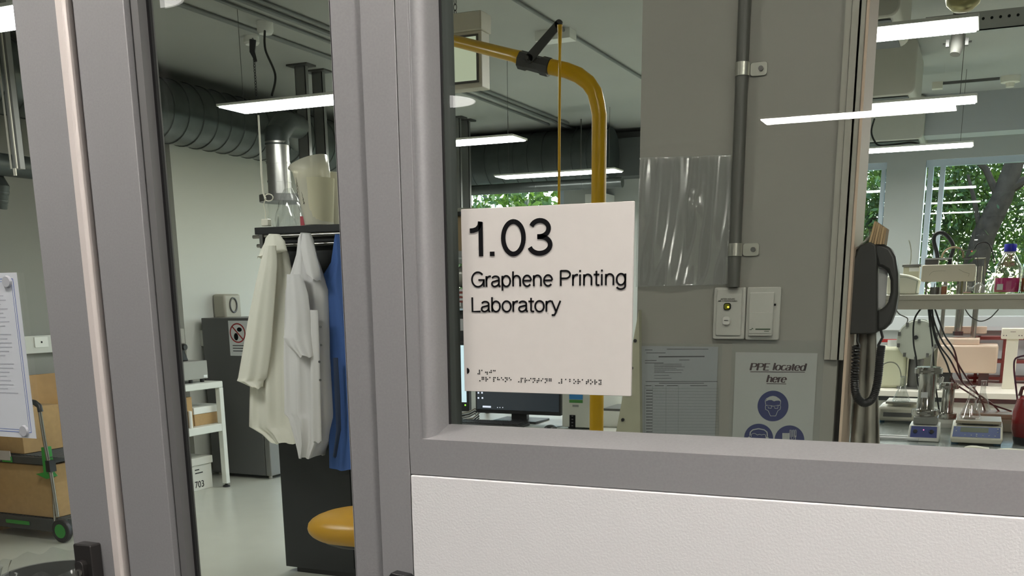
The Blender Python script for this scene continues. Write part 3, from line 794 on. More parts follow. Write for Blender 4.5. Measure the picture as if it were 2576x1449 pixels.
p = CP(443, 490); smalltext('AIR CONDITIONING', .0044, Vector((p.x, FY - .0133, p.z)) - Vector(sw.location), INK, 'lettering', sw)
p = CP(418, 905); smalltext('PRESS', .0032, Vector((p.x, FY - .0183, p.z)) - Vector(sw.location), INK, 'button_lettering', sw)
# control plate
xa = (CP(860, 200).x + CP(795, 1300).x) / 2; xb = (CP(1590, 200).x + CP(1510, 1300).x) / 2; za, zb2 = CP(1150, 1325).z, CP(1250, 190).z
ct = thing('temperature_control', 'white wall control with a raised cover right of the lettered switch', 'control', ((xa + xb) / 2, FY, za))
MB(ct.location).rbox(((xa + xb) / 2, FY - .004, (za + zb2) / 2), (xb - xa, .008, zb2 - za), .004, 1).build('plate', PL, ct, bev=.0015)
MB(ct.location).rbox(((xa + xb) / 2 - .003, FY - .011, (za + zb2) / 2 - .001), (.051, .008, .090), .003, 1).build('cover', PL, ct, bev=.0015)
q = CP(1150, 960); MB(ct.location).rbox((q.x, FY - .0156, q.z), (.0475, .0014, .043), .002, 1).build('flap', PL, ct, bev=.0005)
q = CP(1442, 568); MB(ct.location).cbox((q.x, FY - .0085, q.z), (.005, .003, .004)).build('slot', INK, ct)
q = CP(1180, 1090); lg = MB(ct.location)
lg.cbox((q.x + .002, FY - .0165, q.z), (.031, .0004, .0026)); lg.cbox((q.x + .010, FY - .0165, q.z - .004), (.010, .0004, .0012))
ribbon(lg, [(q.x - .026, q.z - .001), (q.x - .022, q.z - .001), (q.x - .020, q.z + .002), (q.x - .018, q.z)], .0014, lambda a, b, d: (a, FY - .0164 - .0003 * d, b))
lg.build('logo', mat('dark_green_print', (.03, .06, .03), .5), ct)

# empty plastic sleeve
def sleeve(name, lab, corners, waves, m=POLY, y=FY - .004):
    P_ = [atY(x, yv, y) for x, yv in corners]  # TL TR BR BL
    def fn(u, v):
        a = P_[0].lerp(P_[1], u).lerp(P_[3].lerp(P_[2], u), v)
        return (a.x, a.y - abs(waves(u, v)), a.z)
    o = MB().grid(fn, 60, 70).build(name, m, thick=.0004, sharp=60); tag(o, lab, 'plastic sleeve'); return o
CRINK = glassmat('crinkled_sleeve_plastic', (.93, .94, .94), 1.9, .12, .05, (.9, .92, .92))
sleeve('plastic_sleeve', 'empty crumpled clear plastic sleeve taped on the column left of the conduit', ((1612, 397), (1842, 390), (1836, 716), (1600, 722)),
       lambda u, v: .006 + .0035 * math.sin(9 * u - 2.2 * v + 1.5 * math.sin(3 * v)) + .0012 * math.sin(31 * u + 4 * v * v) + .0035 * math.exp(-((u - .62 - .25 * (v - .4)) / .05) ** 2 - ((v - .38) / .09) ** 2), CRINK)
# sheets on the column
def sheet(name, lab, cat, corners, m, y, parent=None):
    P_ = [atY(x, yv, y) for x, yv in corners]
    xs0, xs1 = (P_[0].x + P_[3].x) / 2, (P_[1].x + P_[2].x) / 2; zs0, zs1 = P_[3].z, P_[0].z
    t = thing(name, lab, cat, (xs0, y, zs0)); 
    MB(t.location).box((xs0, y, zs0), (xs1, y + .0006, zs1)).build('paper', m, t)
    return t, xs0, xs1, zs0, zs1
FORMP = mat('form_paper', (.25, .265, .27), .6)
def FP(x, y, yy=FY - .0032): return atY(1600 + x / 5.796, 860 + y / 5.796, yy)
# extend the sheet below the sill to A4 length
fa = FP(75, 60); fb = FP(1245, 50)
fw = fb.x - fa.x - .004
frm = thing('form_sheet', 'grey printed form with a ruled table on the column left of the PPE notice', 'paper', (fa.x, FY, fa.z - fw * 1.414))
o = frm.location
MB(o).box((fa.x - .003, FY - .003, fa.z - fw * 1.414), (fa.x - .003 + fw, FY - .0024, fa.z)).build('paper', FORMP, frm)
PR = mat('grey_print', (.05, .05, .055), .6); PR2 = mat('pale_rule', (.12, .125, .13), .6)
def pl(mb, pts, w, f, dy=0):
    q = [f(x, y) for x, y in pts]
    ribbon(mb, [(v.x, v.z) for v in q], w, lambda a, b, d: (a, q[0].y - .0001 - dy - .0002 * d, b))
m1 = MB(o)
for (x0_, x1_, y_) in ((130, 240, 118), (450, 1055, 106), (150, 430, 160), (130, 300, 272), (630, 780, 263), (130, 400, 308), (140, 1190, 578), (335, 990, 603)):
    pl(m1, [(x0_, y_), (x1_, y_)], .0013, FP)
pl(m1, [(330, 217), (1000, 213)], .0026, FP)
for y_, x1_ in ((325, 665), (348, 665), (365, 710), (388, 590), (410, 690), (432, 420), (450, 665), (490, 480), (530, 515)): pl(m1, [(265, y_), (x1_, y_)], .0008, FP)
for (x0_, x1_) in ((140, 225), (275, 405), (450, 610), (790, 1040)): pl(m1, [(x0_, 639), (x1_, 639)], .0014, FP)
for i in range(16):
    y_ = 705 + i * 43.3; pl(m1, [(148, y_), (240, y_)], .0018, FP)
m1.build('printed_text', PR, frm)
m2 = MB(o)
for i in range(17):
    y_ = 675 + i * 43.6; pl(m2, [(125 if i in (0,) else 245, y_), (1205, y_ + 6)], .0005, FP)
for x_ in (125, 243, 440, 620, 1205): pl(m2, [(x_, 628), (x_ - 6, 1400)], .0005, FP)
m2.build('ruled_table', PR2, frm)
MB(o).box((fa.x - .010, FY - .0042, fa.z - fw * 1.414 - .01), (fa.x + fw + .006, FY - .004, fa.z + .006)).build('clear_sleeve', POLY, frm)
# PPE notice
def NP(x, y, yy=FY - .0032): return atY(1840 + x / 5.797, 870 + y / 5.797, yy)
pa = NP(60, 120); pb = NP(1255, 120); pwid = pb.x - pa.x
ppe = thing('ppe_notice', 'white notice reading PPE located here above blue safety discs on the column', 'notice', (pa.x, FY, pa.z - pwid * 1.414))
o = ppe.location
MB(o).box((pa.x, FY - .003, pa.z - pwid * 1.414), (pb.x, FY - .0024, pa.z + .004)).build('paper', mat('notice_paper', (.33, .335, .32), .6), ppe)
m1 = MB(o)
TXR = mat('dark_red_ink', (.03, .010, .012), .5)
cap = NP(700, 255).z - NP(700, 357).z
letters(m1, 'PPE', NP(278, 357).x, NP(545, 357).x, NP(400, 356).z, cap, FY - .0031, .002, .0003, shear=.20, nib=(.0044, .0015), serif=True)
letters(m1, 'located', NP(612, 357).x, NP(1065, 357).x, NP(850, 358).z, cap, FY - .0031, .002, .0003, shear=.20, nib=(.0042, .0014), serif=True)
letters(m1, 'here', NP(520, 531).x, NP(785, 531).x, NP(650, 531).z, cap, FY - .0031, .002, .0003, shear=.20, nib=(.0042, .0014), serif=True)
pl(m1, [(275, 378), (1070, 384)], .0014, NP); pl(m1, [(512, 552), (798, 556)], .0014, NP)
m1.build('lettering', TXR, ppe)
def ndisc(cx_, cy_, r):
    c = NP(cx_, cy_); R = r / 5.797 / 1.13 / 1000
    R = (NP(cx_ + r, cy_) - NP(cx_ - r, cy_)).x / 2
    k_ = MB(o).prism([(c.x + R * math.cos(i * PI / 24), c.z + R * math.sin(i * PI / 24)) for i in range(48)], 1, FY - .0034, FY - .0029)
    return k_.build('blue_disc', BLUE, ppe)
WL = mat('pictogram_grey', (.33, .335, .32), .6)
YI = FY - .0036
def NI(x, y): return NP(x, y, YI)
d_ = ndisc(605, 878, 226)
ic = MB(o)
for pts in ([(518, 862), (495, 880), (497, 925), (535, 945), (570, 1022), (645, 1022), (678, 945), (712, 925), (718, 880), (700, 862)], [(500, 860), (492, 800), (510, 770), (560, 742), (605, 732), (650, 742), (700, 775), (720, 805), (712, 860)],
            [(530, 868), (538, 908), (580, 912), (590, 875), (530, 868)], [(625, 875), (632, 912), (672, 914), (685, 868), (625, 875)], [(590, 880), (625, 880)], [(495, 866), (530, 868)], [(685, 868), (712, 866)]):
    pl(ic, pts, .0010, NI)
ic.poly([(NI(x, y).x, YI - .0003, NI(x, y).z) for x, y in ((500, 810), (520, 765), (560, 742), (605, 732), (650, 742), (695, 770), (718, 812), (690, 798), (650, 800), (620, 810), (585, 790), (545, 790))])
ic.build('head_with_goggles', WL, d_)
d_ = ndisc(395, 1345, 212); ic = MB(o)
pl(ic, [(270, 1310), (275, 1260), (310, 1225), (395, 1208), (480, 1225), (520, 1260), (525, 1320)], .0022, NI)
pl(ic, [(290, 1330), (290, 1290), (320, 1275), (350, 1280), (375, 1300), (410, 1290), (440, 1300), (475, 1290), (500, 1300), (500, 1335)], .0010, NI)
for sx in (262, 520): ic.poly([(NI(x, y).x, YI - .0003, NI(x, y).z) for x, y in ((sx - 20, 1330), (sx, 1320), (sx + 25, 1340), (sx + 20, 1400), (sx - 15, 1400))])
ic.build('head_with_ear_muffs', WL, d_)
d_ = ndisc(845, 1372, 217); ic = MB(o)
for i in range(4):
    x_ = 755 + i * 27; pl(ic, [(x_, 1272), (x_, 1420)], .0036, NI)
for i in range(4):
    x_ = 858 + i * 26; pl(ic, [(x_ - 9, 1330), (x_ - 9, 1240), (x_, 1225), (x_ + 9, 1240), (x_ + 9, 1330)], .0008, NI)
pl(ic, [(870, 1320), (880, 1380), (910, 1340), (935, 1310), (930, 1400)], .0010, NI)
ic.build('gloves', WL, d_)
MB(o).box((pa.x - .008, FY - .0048, pa.z - pwid * 1.414 - .01), (pb.x + .014, FY - .0046, pa.z + .03)).build('clear_sleeve', POLY, ppe)
# cream slanted board at the column's left foot
bq = [atY(x, y, FY - .02) for x, y in ((1607, 780), (1548, 1095), (1530, 1190), (1612, 1190))]
bt = thing('screwed_board', 'cream slanted board with dark screws at the left foot of the column', 'board', (bq[1].x, FY - .02, bq[2].z))
MB(bt.location).prism([(p.x, p.z) for p in bq], 1, FY - .02, FY - .001).build('panel', mat('cream_board', (.30, .30, .22), .6, noise=.08, nscale=20), bt)
for x, y in ((1598, 857), (1589, 926), (1581, 992), (1567, 1056)):
    p = atY(x, y, FY - .021); MB(bt.location).cyl((p.x, FY - .023, p.z), (p.x, FY - .02, p.z), .0038, 12).build('screw', BLACK, bt)
# paint chip of peach wall strip on column's right face
struct(MB().box((cr + .0125, CYF + .0, 1.0), (cr + .018, CYF + .16, CZ)).build('trim_column_side', mat('peach_strip', (.50, .40, .31), .5)))

# ================================================================== WALL PHONE
PH = mat('phone_dark_grey', (.022, .023, .021), .45)
y0_, y1_ = CYF + .03, CYF + .12
def HP(x, y): return atY(x, y, y0_)
ph = thing('wall_phone', 'dark grey wall phone with handset and coiled cord on the side of the column', 'phone', (HP(2140, 835).x, y0_, HP(2140, 838).z))
o = ph.location
base = [(2136, 700), (2139, 672), (2162, 618), (2188, 608), (2203, 616), (2206, 650), (2206, 838), (2190, 840), (2126, 841), (2130, 760)]
MB(o).prism([(HP(*p).x, HP(*p).z) for p in base], 1, y0_, y1_).build('phone_base', PH, ph, bev=.003)
hs_o = [(2192, 612), (2215, 611), (2238, 622), (2251, 645), (2258, 690), (2258, 740), (2250, 785), (2238, 815), (2222, 830), (2203, 836)]
hs_i = [(2206, 672), (2216, 672), (2230, 680), (2238, 705), (2238, 735), (2232, 760), (2221, 775), (2203, 782)]
hs = hs_o + hs_i[::-1]
MB(o).prism([(HP(*p).x, HP(*p).z) for p in hs], 1, y0_ + .015, y0_ + .07).build('handset', mat('handset_grey', (.028, .029, .027), .4), ph, bev=.006)
MB(o).box((HP(2206, 700).x, y0_ + .03, HP(2206, 775).z), (HP(2229, 700).x, y0_ + .034, HP(2206, 672).z)).build('number_card', mat('card_grey', (.32, .33, .33), .4), ph)
cp = []
N_ = 900
def cordc(t):
    pts = [(2150, 872), (2147, 930), (2146, 975), (2152, 1003), (2166, 1016), (2178, 1016), (2192, 1005), (2202, 975), (2207, 940), (2210, 905), (2214, 872)]
    u = t * (len(pts) - 1); i = min(int(u), len(pts) - 2); f = u - i
    g = lambda k: Vector((*pts[max(0, min(len(pts) - 1, k))], 0))
    a, b, c, d = g(i - 1), g(i), g(i + 1), g(i + 2)
    q = .5 * ((2 * b) + (c - a) * f + (2 * a - 5 * b + 4 * c - d) * f * f + (3 * b - a - 3 * c + d) * f ** 3)
    return HP(q.x, q.y)
for i in range(N_ + 1):
    t = i / N_; c = cordc(t); c2 = cordc(min(1, t + .002)); tg = (c2 - c); tg = tg.normalized() if tg.length > 1e-9 else Vector((0, 0, 1))
    n1 = tg.cross(Vector((0, 1, 0))).normalized(); a = t * 2 * PI * 72
    cp.append(c + n1 * .0068 * math.cos(a) + Vector((0, 1, 0)) * .0068 * math.sin(a) + Vector((0, .03, 0)))
MB(o).tube(cp, .0023, 5).build('coiled_cord', BLACK, ph)
s_ = MB(o); s_.tube([HP(2154, 838) + Vector((0, .03, 0)), HP(2153, 860) + Vector((0, .03, 0)), cp[0]], .0028, 8); s_.tube([HP(2205, 800) + Vector((0, .03, 0)), HP(2217, 850) + Vector((0, .03, 0)), cp[-1]], .0028, 8)
s_.build('cord_end', BLACK, ph)
# folded striped paper stack and plastic wrap on top of the phone
q = [(2178, 614), (2188, 590), (2199, 555), (2208, 562), (2224, 572), (2228, 586), (2222, 612)]
st = thing('paper_roll_stack', 'stack of tan striped card standing on top of the wall phone', 'card stack', HP(2200, 612))
for i in range(6):
    a, b = HP(2183 + i * 7, 614), HP(2198 + i * 5.2, 556 + i * 3.5)
    MB(st.location).prism([(a.x, a.z), (a.x + .0042, a.z), (b.x + .0042, b.z), (b.x, b.z)], 1, y0_ + .01, y1_ - .02).build('card', mat('tan_card%d' % (i % 2), ((.42, .30, .16), (.30, .21, .11))[i % 2], .7), st)
def wrap(u, v):
    a = HP(2185 - 2, 575).lerp(HP(2200, 612), u); b = HP(2137, 672).lerp(HP(2150, 700), u); c = a.lerp(b, v)
    return (c.x + .004 * math.sin(9 * v), c.y + .02 + .05 * u + .006 * math.sin(14 * u + 11 * v), c.z)
o_ = MB().grid(wrap, 24, 24).build('plastic_wrap', glassmat('wrap_plastic', (.8, .8, .78), 1.9, .15, .35, (.55, .54, .5)), thick=.0006, sharp=60); tag(o_, 'crinkled clear plastic wrap leaning between column and wall phone', 'plastic wrap')
# white fabric hanging under the phone
def fab(u, v):
    xl = (2158, 2142, 2130)[0] * (1 - v) + 2128 * v; xr = 2204 + 14 * v
    p = atY(xl + (xr - xl) * u, 835 + 400 * v, y0_ + .10)
    return (p.x, p.y + .014 * math.sin(u * 15 + 1.5 * v) * (.3 + v), p.z)
o_ = MB().grid(fab, 50, 40).build('hanging_cloth', mat('grey_white_cloth', (.30, .29, .25), .8), thick=.002, sharp=60); tag(o_, 'grey white cloth hanging in folds below the wall phone', 'cloth')

# ================================================================== COAT CABINET AND COATS
KY = 3.06
kx0 = atY(712, 1300, KY).x; kx1 = -2.75; kz = atY(745, 588, KY).z
cab = thing('tall_cabinet', 'tall charcoal cabinet standing behind the hanging lab coats', 'cabinet', ((kx0 + kx1) / 2, KY, 0))
o = cab.location
kb = atY(718, 1436, KY).z
MB(o).box((kx0, KY, max(kb, .03)), (kx1, KY + .42, kz)).build('carcass', CHAR, cab, bev=.002)
MB(o).box((kx0 + .06, KY + .02, 0), (kx1 - .02, KY + .40, max(kb, .03))).build('plinth', BLACK, cab)
MB(o).box((atY(655, 575, KY).x, KY - .05, kz), (kx1 + .02, KY + .45, atY(745, 570, KY).z)).build('top_shelf', BLACK, cab, bev=.002)
MB(o).box(((kx0 + kx1) / 2 + .1, KY - .002, .06), ((kx0 + kx1) / 2 + .103, KY, kz - .02)).build('door_gap', INK, cab)
rl = thing('coat_rail', 'double chrome coat rail below the black shelf', 'rail', (kx0, KY - .05, kz - .04))
for dz, dy in ((-.012, -.06), (-.055, -.03)):
    MB(rl.location).cyl((atY(655, 590, KY).x, KY + dy, kz + dz), (kx1, KY + dy, kz + dz), .009, 14).build('rail_bar', STEEL, rl)
for x in (kx0 + .02, -2.9, -2.5): MB(rl.location).box((x, KY - .075, kz - .07), (x + .02, KY, kz - .002)).build('rail_bracket', STEELD, rl)

def loft(rows, Y, thick, folds, phase, seg=64, fold_amp=.012):
    """rows: (pixel y, left x, right x); closed cloth tube with folds that deepen downwards"""
    vs = []; fs = []; n = seg; m = len(rows)
    # refine rows
    R = []
    sub = 5
    for i in range(m - 1):
        for k in range(sub):
            f = k / sub; R.append([rows[i][j] * (1 - f) + rows[i + 1][j] * f for j in range(3)])
    R.append(list(rows[-1]))
    for i, (py, xl, xr) in enumerate(R):
        v = i / (len(R) - 1)
        a, b = atY(xl, py, Y), atY(xr, py, Y)
        c = (a + b) / 2; w = (b.x - a.x) / 2
        for k in range(n):
            t = 2 * PI * k / n
            ct, st = math.cos(t), math.sin(t)
            u = ct
            fold = fold_amp * (.25 + .75 * v) * (math.sin(folds * u + phase + .8 * v) + .5 * math.sin(folds * 2.3 * u + phase * 2 - v)) * (abs(st) ** .5)
            vs.append((c.x + w * ct, Y + st * thick * (.45 + .55 * v) - (fold if st < 0 else -fold), a.z * (1 - (ct + 1) / 2) + b.z * (ct + 1) / 2 + .006 * math.sin(6 * u + phase) * (v > .98)))
    m = len(R)
    fs = [(i * n + k, i * n + (k + 1) % n, (i + 1) * n + (k + 1) % n, (i + 1) * n + k) for i in range(m - 1) for k in range(n)]
    fs.append(list(range(n))[::-1])
    mb = MB(); mb.add(vs, fs); return mb
def rel(mb, t):
    mb.v = [v - Vector(t.location) for v in mb.v]; mb.o = Vector(t.location); return mb
CYY = 2.93
c1 = thing('lab_coat', 'cream white lab coat hanging leftmost with one long sleeve spread to the left', 'lab coat', atY(690, 590, CYY), 0, 'coats on the rail')
rel(loft([(589, 682, 700), (600, 672, 708), (640, 662, 724), (700, 650, 736), (780, 640, 742), (860, 636, 742), (960, 632, 745), (1072, 630, 752), (1090, 664, 756), (1112, 690, 758)], CYY, .07, 7, .4), c1).build('body', COATM, c1, sharp=80)
rel(loft([(618, 668, 694), (660, 656, 698), (720, 642, 694), (800, 625, 688), (880, 611, 682), (950, 599, 672), (958, 596, 664), (975, 640, 660)], CYY - .075, .035, 4, 1.2, fold_amp=.008), c1).build('sleeve', COATM, c1, sharp=80)
rel(loft([(590, 683, 700), (606, 668, 716), (630, 656, 722), (648, 652, 664)], CYY - .05, .03, 3, .2, fold_amp=.004), c1).build('collar', COATM, c1, sharp=80)
c2 = thing('lab_coat', 'cooler white lab coat in the middle with its sleeve cuff folded up in front', 'lab coat', atY(768, 587, CYY), 0, 'coats on the rail')
rel(loft([(586, 762, 776), (600, 755, 784), (640, 750, 794), (690, 733, 812), (730, 720, 826), (800, 718, 828), (900, 716, 830), (1000, 718, 836), (1038, 718, 838), (1050, 730, 838), (1110, 750, 826), (1148, 762, 806)], CYY, .075, 8, 2.0), c2).build('body', COATM2, c2, sharp=80)
rel(loft([(690, 722, 760), (740, 720, 775), (800, 722, 782), (840, 716, 784), (850, 713, 786), (870, 724, 788), (896, 752, 790)], CYY - .09, .03, 4, .7, fold_amp=.008), c2).build('sleeve', COATM2, c2, sharp=80)
rel(loft([(588, 762, 778), (620, 756, 790), (660, 764, 800), (690, 772, 806), (704, 790, 804)], CYY - .06, .03, 3, .2, fold_amp=.004), c2).build('collar', COATM2, c2, sharp=80)
rel(loft([(780, 778, 800), (860, 780, 803), (980, 782, 806), (1112, 784, 810)], CYY - .085, .012, 2, 2.2, fold_amp=.003), c2).build('button_placket', COATM2, c2, sharp=80)
bt_ = MB(c2.location)
for x, y in ((806, 822), (808, 868), (804, 910), (806, 956)):
    p = atY(x, y, CYY - .10); bt_.cyl(p, p + Vector((0, -.004, 0)), .006, 10)
bt_.build('buttons', STEELD, c2)
c3 = thing('blue_gown', 'blue cloth gown hanging right of the white coats', 'gown', atY(850, 712, CYY), 0, 'coats on the rail')
rel(loft([(590, 846, 862), (660, 835, 885), (712, 802, 905), (760, 806, 930), (900, 818, 950), (1000, 826, 960), (1100, 830, 965), (1178, 832, 970)], CYY + .03, .06, 6, 1.0), c3).build('body', GOWN, c3, sharp=80)
rel(loft([(900, 838, 850), (1000, 842, 856), (1080, 846, 858), (1150, 838, 846)], CYY - .06, .008, 2, 1.0, fold_amp=.003), c3).build('waist_tie', mat('gown_tie', (.02, .035, .08), .8), c3, sharp=80)

# jugs standing on the cabinet
JM = glassmat('milky_plastic', (.80, .78, .68), 1.4, .3, .62, (.85, .83, .70))
YJ = KY + .06
jz = atY(800, 567, YJ).z
p = atY(803, 560, YJ); wj = (atY(838, 560, YJ) - atY(772, 560, YJ)).length / 2
jg = thing('measuring_jug', 'tall milky plastic jug with a slanted pouring lip on the black shelf', 'jug', (p.x, YJ, jz))
hj = atY(800, 425, YJ).z - jz
n = 32; vs = []
mb = MB(); prof = [(.0, 0), (wj * .92, 0), (wj * 1.0, hj * .4), (wj * 1.18, hj * .95), (wj * 1.2, hj)]
mb.lathe((0, 0, 0), prof, n, False)
for i in range(n):        # raise rim into a slanted lip
    a = 2 * PI * i / n; v = mb.v[4 * n + i]; v.z += .034 + .034 * math.cos(a); v.x += -.012 * (1 - math.cos(a))
for v in mb.v: v.x -= wj * .42 * v.z / hj
mb.build('jug_body', JM, jg, thick=.002)
MB().lathe((0, 0, .003), [(0, 0), (wj * .9, 0), (wj * 1.0, hj * .4), (wj * 1.1, hj * .82), (0, hj * .82)], 32).build('contents', mat('jug_contents', (.62, .59, .42), .7), jg)
mb = MB()
p2_ = atY(838, 500, YJ + .05)
jg2 = thing('plastic_jug', 'second plain milky jug partly hidden behind the tall jug on the shelf', 'jug', (atY(826, 560, YJ + .11).x, YJ + .13, jz))
MB().lathe((0, 0, 0), [(0, 0), (.055, 0), (.066, hj * .95), (.068, hj * .98)], 28, False).build('jug_body', JM, jg2, thick=.002)
pb_ = atY(730, 545, YJ)
bgm = MB()
def bag(u, v):
    a = 2 * PI * u; r = .075 * (1 - .75 * v ** 1.6) * (1 + .12 * math.sin(5 * a + 4 * v) + .08 * math.sin(9 * a - 6 * v))
    return (r * math.cos(a) * 1.15, .6 * r * math.sin(a), .19 * v)
bg = bgm.grid(bag, 36, 16).build('plastic_bag', CRINK, sharp=70); bg.location = (pb_.x, YJ, jz); tag(bg, 'clear crumpled plastic bag standing left of the jugs', 'bag')
rt = MB(); p = atY(760, 540, YJ - .03); rt.cbox((0, 0, 0), (.025, .004, .045)); q = rt.build('red_tag', mat('tag_red', (.45, .06, .08), .5)); q.location = (p.x, p.y, jz + .023); tag(q, 'small red tag leaning between bag and tall jug', 'tag')
# silver chain beside the jug
chm = MB()
for (x0_, y0__, x1_, y1__) in ((743, 420, 748, 495), (748, 420, 764, 515)):
    for i in range(10):
        f = i / 10; a = atY(x0_ + (x1_ - x0_) * f, y0__ + (y1__ - y0__) * f, YJ - .08); b = atY(x0_ + (x1_ - x0_) * (f + .08), y0__ + (y1__ - y0__) * (f + .08), YJ - .08)
        chm.tube([a, a.lerp(b, .5) + Vector((.004, 0, 0)), b], .0022, 6)
tag(chm.build('bead_chain', STEEL), 'silver bead chain hanging down the left of the tall jug', 'chain')
# stool
sx = -2.45; sY = 2.32
st = thing('lab_stool', 'yellow cushioned lab stool in front of the charcoal cabinet', 'stool', (sx, sY, 0))
zs_ = atY(880, 1320, sY).z
rs = sx - atY(799, 1325, sY).x
MB().ball((0, 0, zs_), (rs, rs * .9, atY(880, 1277, sY).z - zs_), 40, 16, .9).build('seat', YELS, st)
MB().ball((0, 0, zs_ - .03), (rs * .86, rs * .78, .065), 32, 12).build('seat_shell', BLACK, st)
MB().cyl((0, 0, .08), (0, 0, zs_ - .05), .024, 16).build('gas_column', STEELD, st)
for i in range(5):
    a = 2 * PI * i / 5 + .3
    MB().tube([(0, 0, .09), (.26 * math.cos(a), .26 * math.sin(a), .065)], [.022, .014], 8).build('leg', BLACK, st)
    MB().ball((.27 * math.cos(a), .27 * math.sin(a), .03), (.02, .02, .03), 12, 8).build('caster', BLACK, st)

# ================================================================== LEFT WALL AREA
struct(MB().box((XW, 1.0, atX(62, 890, XW).z), (XW + .05, 5.4, atX(62, 845, XW).z)).build('trim_trunking', mat('trunking_white', (.60, .61, .56), .4), bev=.003))
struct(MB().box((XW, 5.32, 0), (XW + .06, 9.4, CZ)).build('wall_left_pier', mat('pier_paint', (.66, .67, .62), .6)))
struct(MB().box((XW + .06, 5.5, 1.10), (XW + .11, 9.4, 1.235)).build('trim_trunking_far', MATS['trunking_white'], bev=.003))
p, q = atX(85, 848, XW + .05), atX(120, 873, XW + .05)
so_ = thing('wall_socket', 'small white socket plate on the wall trunking left of the door stile', 'socket', (XW + .05, (p.y + q.y) / 2, (p.z + q.z) / 2))
MB().rbox((.004, 0, 0), (.008, .115, .072), .006, 0).build('plate', WHITEP, so_, bev=.001)
MB().cyl((.008, 0, 0), (.010, 0, 0), .007, 12).build('outlet', INK, so_)
# plywood sheet and boards leaning
ty = atX(82, 943, XW + .06); 
pw_ = thing('plywood_sheet', 'orange plywood sheet leaning on the left wall behind the trolley', 'board', (XW + .08, 3.6, 0))
MB(pw_.location).add([(XW + .20, 2.5, 0), (XW + .20, atX(160, 1262, XW + .2).y, 0), (XW + .06, atX(146, 938, XW + .06).y, ty.z), (XW + .06, 2.5, ty.z), (XW + .22, 2.5, 0), (XW + .22, atX(160, 1262, XW + .2).y, 0), (XW + .08, atX(146, 938, XW + .06).y, ty.z), (XW + .08, 2.5, ty.z)],
   [(0, 1, 2, 3), (7, 6, 5, 4), (0, 1, 5, 4), (1, 2, 6, 5), (2, 3, 7, 6), (3, 0, 4, 7)]).build('sheet', PLY, pw_)
cb2 = thing('cream_board', 'narrow cream board standing right of the plywood sheet', 'board', (XW + .25, 4.0, 0))
MB(cb2.location).box((XW + .02, 3.99, 0), (XW + .30, 4.02, .84)).build('board', mat('board_cream', (.52, .50, .40), .6), cb2)
# dispenser on the wall
p, q = atX(533, 740, XW + .06), atX(545, 796, XW + .06)
dz0, dz1 = q.z - .02, p.z
dy0 = atX(533, 740, XW + .06).y; dp = .13
ds = thing('towel_dispenser', 'cream wall dispenser with an oval window above the grey fridge', 'dispenser', (XW + .06, dy0 + .1, dz0))
MB(ds.location).box((XW + .06, dy0, dz0), (XW + .06 + dp, dy0 + .22, dz1)).build('case', mat('dispenser_beige', (.48, .46, .38), .4), ds, bev=.02)
m_ = MB(ds.location)
m_.tube([(XW + .06 + dp + .003, dy0 + .11 + .045 * math.cos(i * PI / 10), (dz0 + dz1) / 2 + .01 + .06 * math.sin(i * PI / 10)) for i in range(21)], .008, 8)
m_.build('oval_window', STEELD, ds)
# fridge
fx1 = -5.36; fy0 = 5.46
fh = atY(560, 800, fy0).z
fr = thing('grey_fridge', 'dark grey fridge against the left wall with a warning notice on its side', 'fridge', ((fx1 - 5.98) / 2, fy0 + .3, 0))
o = fr.location
MB(o).box((-5.98, fy0, .03), (fx1 - .06, fy0 + .60, fh)).build('cabinet_body', DGREY, fr, bev=.006)
MB(o).box((fx1 - .055, fy0, .03), (fx1, fy0 + .60, .56)).build('lower_door', mat('fridge_silver', (.26, .26, .25), .35, .5), fr, bev=.006)
MB(o).box((fx1 - .055, fy0, .57), (fx1, fy0 + .60, fh)).build('upper_door', MATS['fridge_silver'], fr, bev=.006)
for x, y in ((-5.94, fy0 + .05), (fx1 - .05, fy0 + .05), (-5.94, fy0 + .55), (fx1 - .05, fy0 + .55)):
    MB(o).cyl((x, y, 0), (x, y, .03), .018, 12).build('foot', STEEL, fr)
wy = fy0 - .003
def WP(x, y): return atY(340 + x / 3.15, 540 + y / 3.15, wy)
wn_ = thing('warning_notice', 'white warning notice with a red crossed circle stuck on the grey fridge', 'notice', WP(760, 1120))
a, b = WP(735, 840), WP(890, 1120)
MB(wn_.location).box((a.x, wy, b.z), (a.x + .21, wy + .001, a.z)).build('sheet', PAPER, wn_)
c = WP(812, 938); R = .075
m_ = MB(wn_.location)
ribbon(m_, [(c.x + R * math.cos(i * PI / 20), c.z + R * math.sin(i * PI / 20)) for i in range(41)], .011, lambda x, z, t: (x, wy - .0006 - .0003 * t, z))
ribbon(m_, [(c.x - R * .7, c.z + R * .7), (c.x + R * .7, c.z - R * .7)], .011, lambda x, z, t: (x, wy - .0006 - .0003 * t, z))
m_.build('prohibition_ring', mat('sign_red', (.35, .03, .03), .5), wn_)
m_ = MB(wn_.location); m_.ball((c.x - .018, wy - .0005, c.z - .03), (.022, .0015, .03)); m_.ball((c.x + .02, wy - .0005, c.z + .028), (.025, .0015, .018))
for i in range(3): m_.box((c.x - .06, wy - .0008, c.z - .105 - i * .022), (c.x + .06, wy - .0002, c.z - .099 - i * .022))
m_.build('pictogram', INK, wn_)
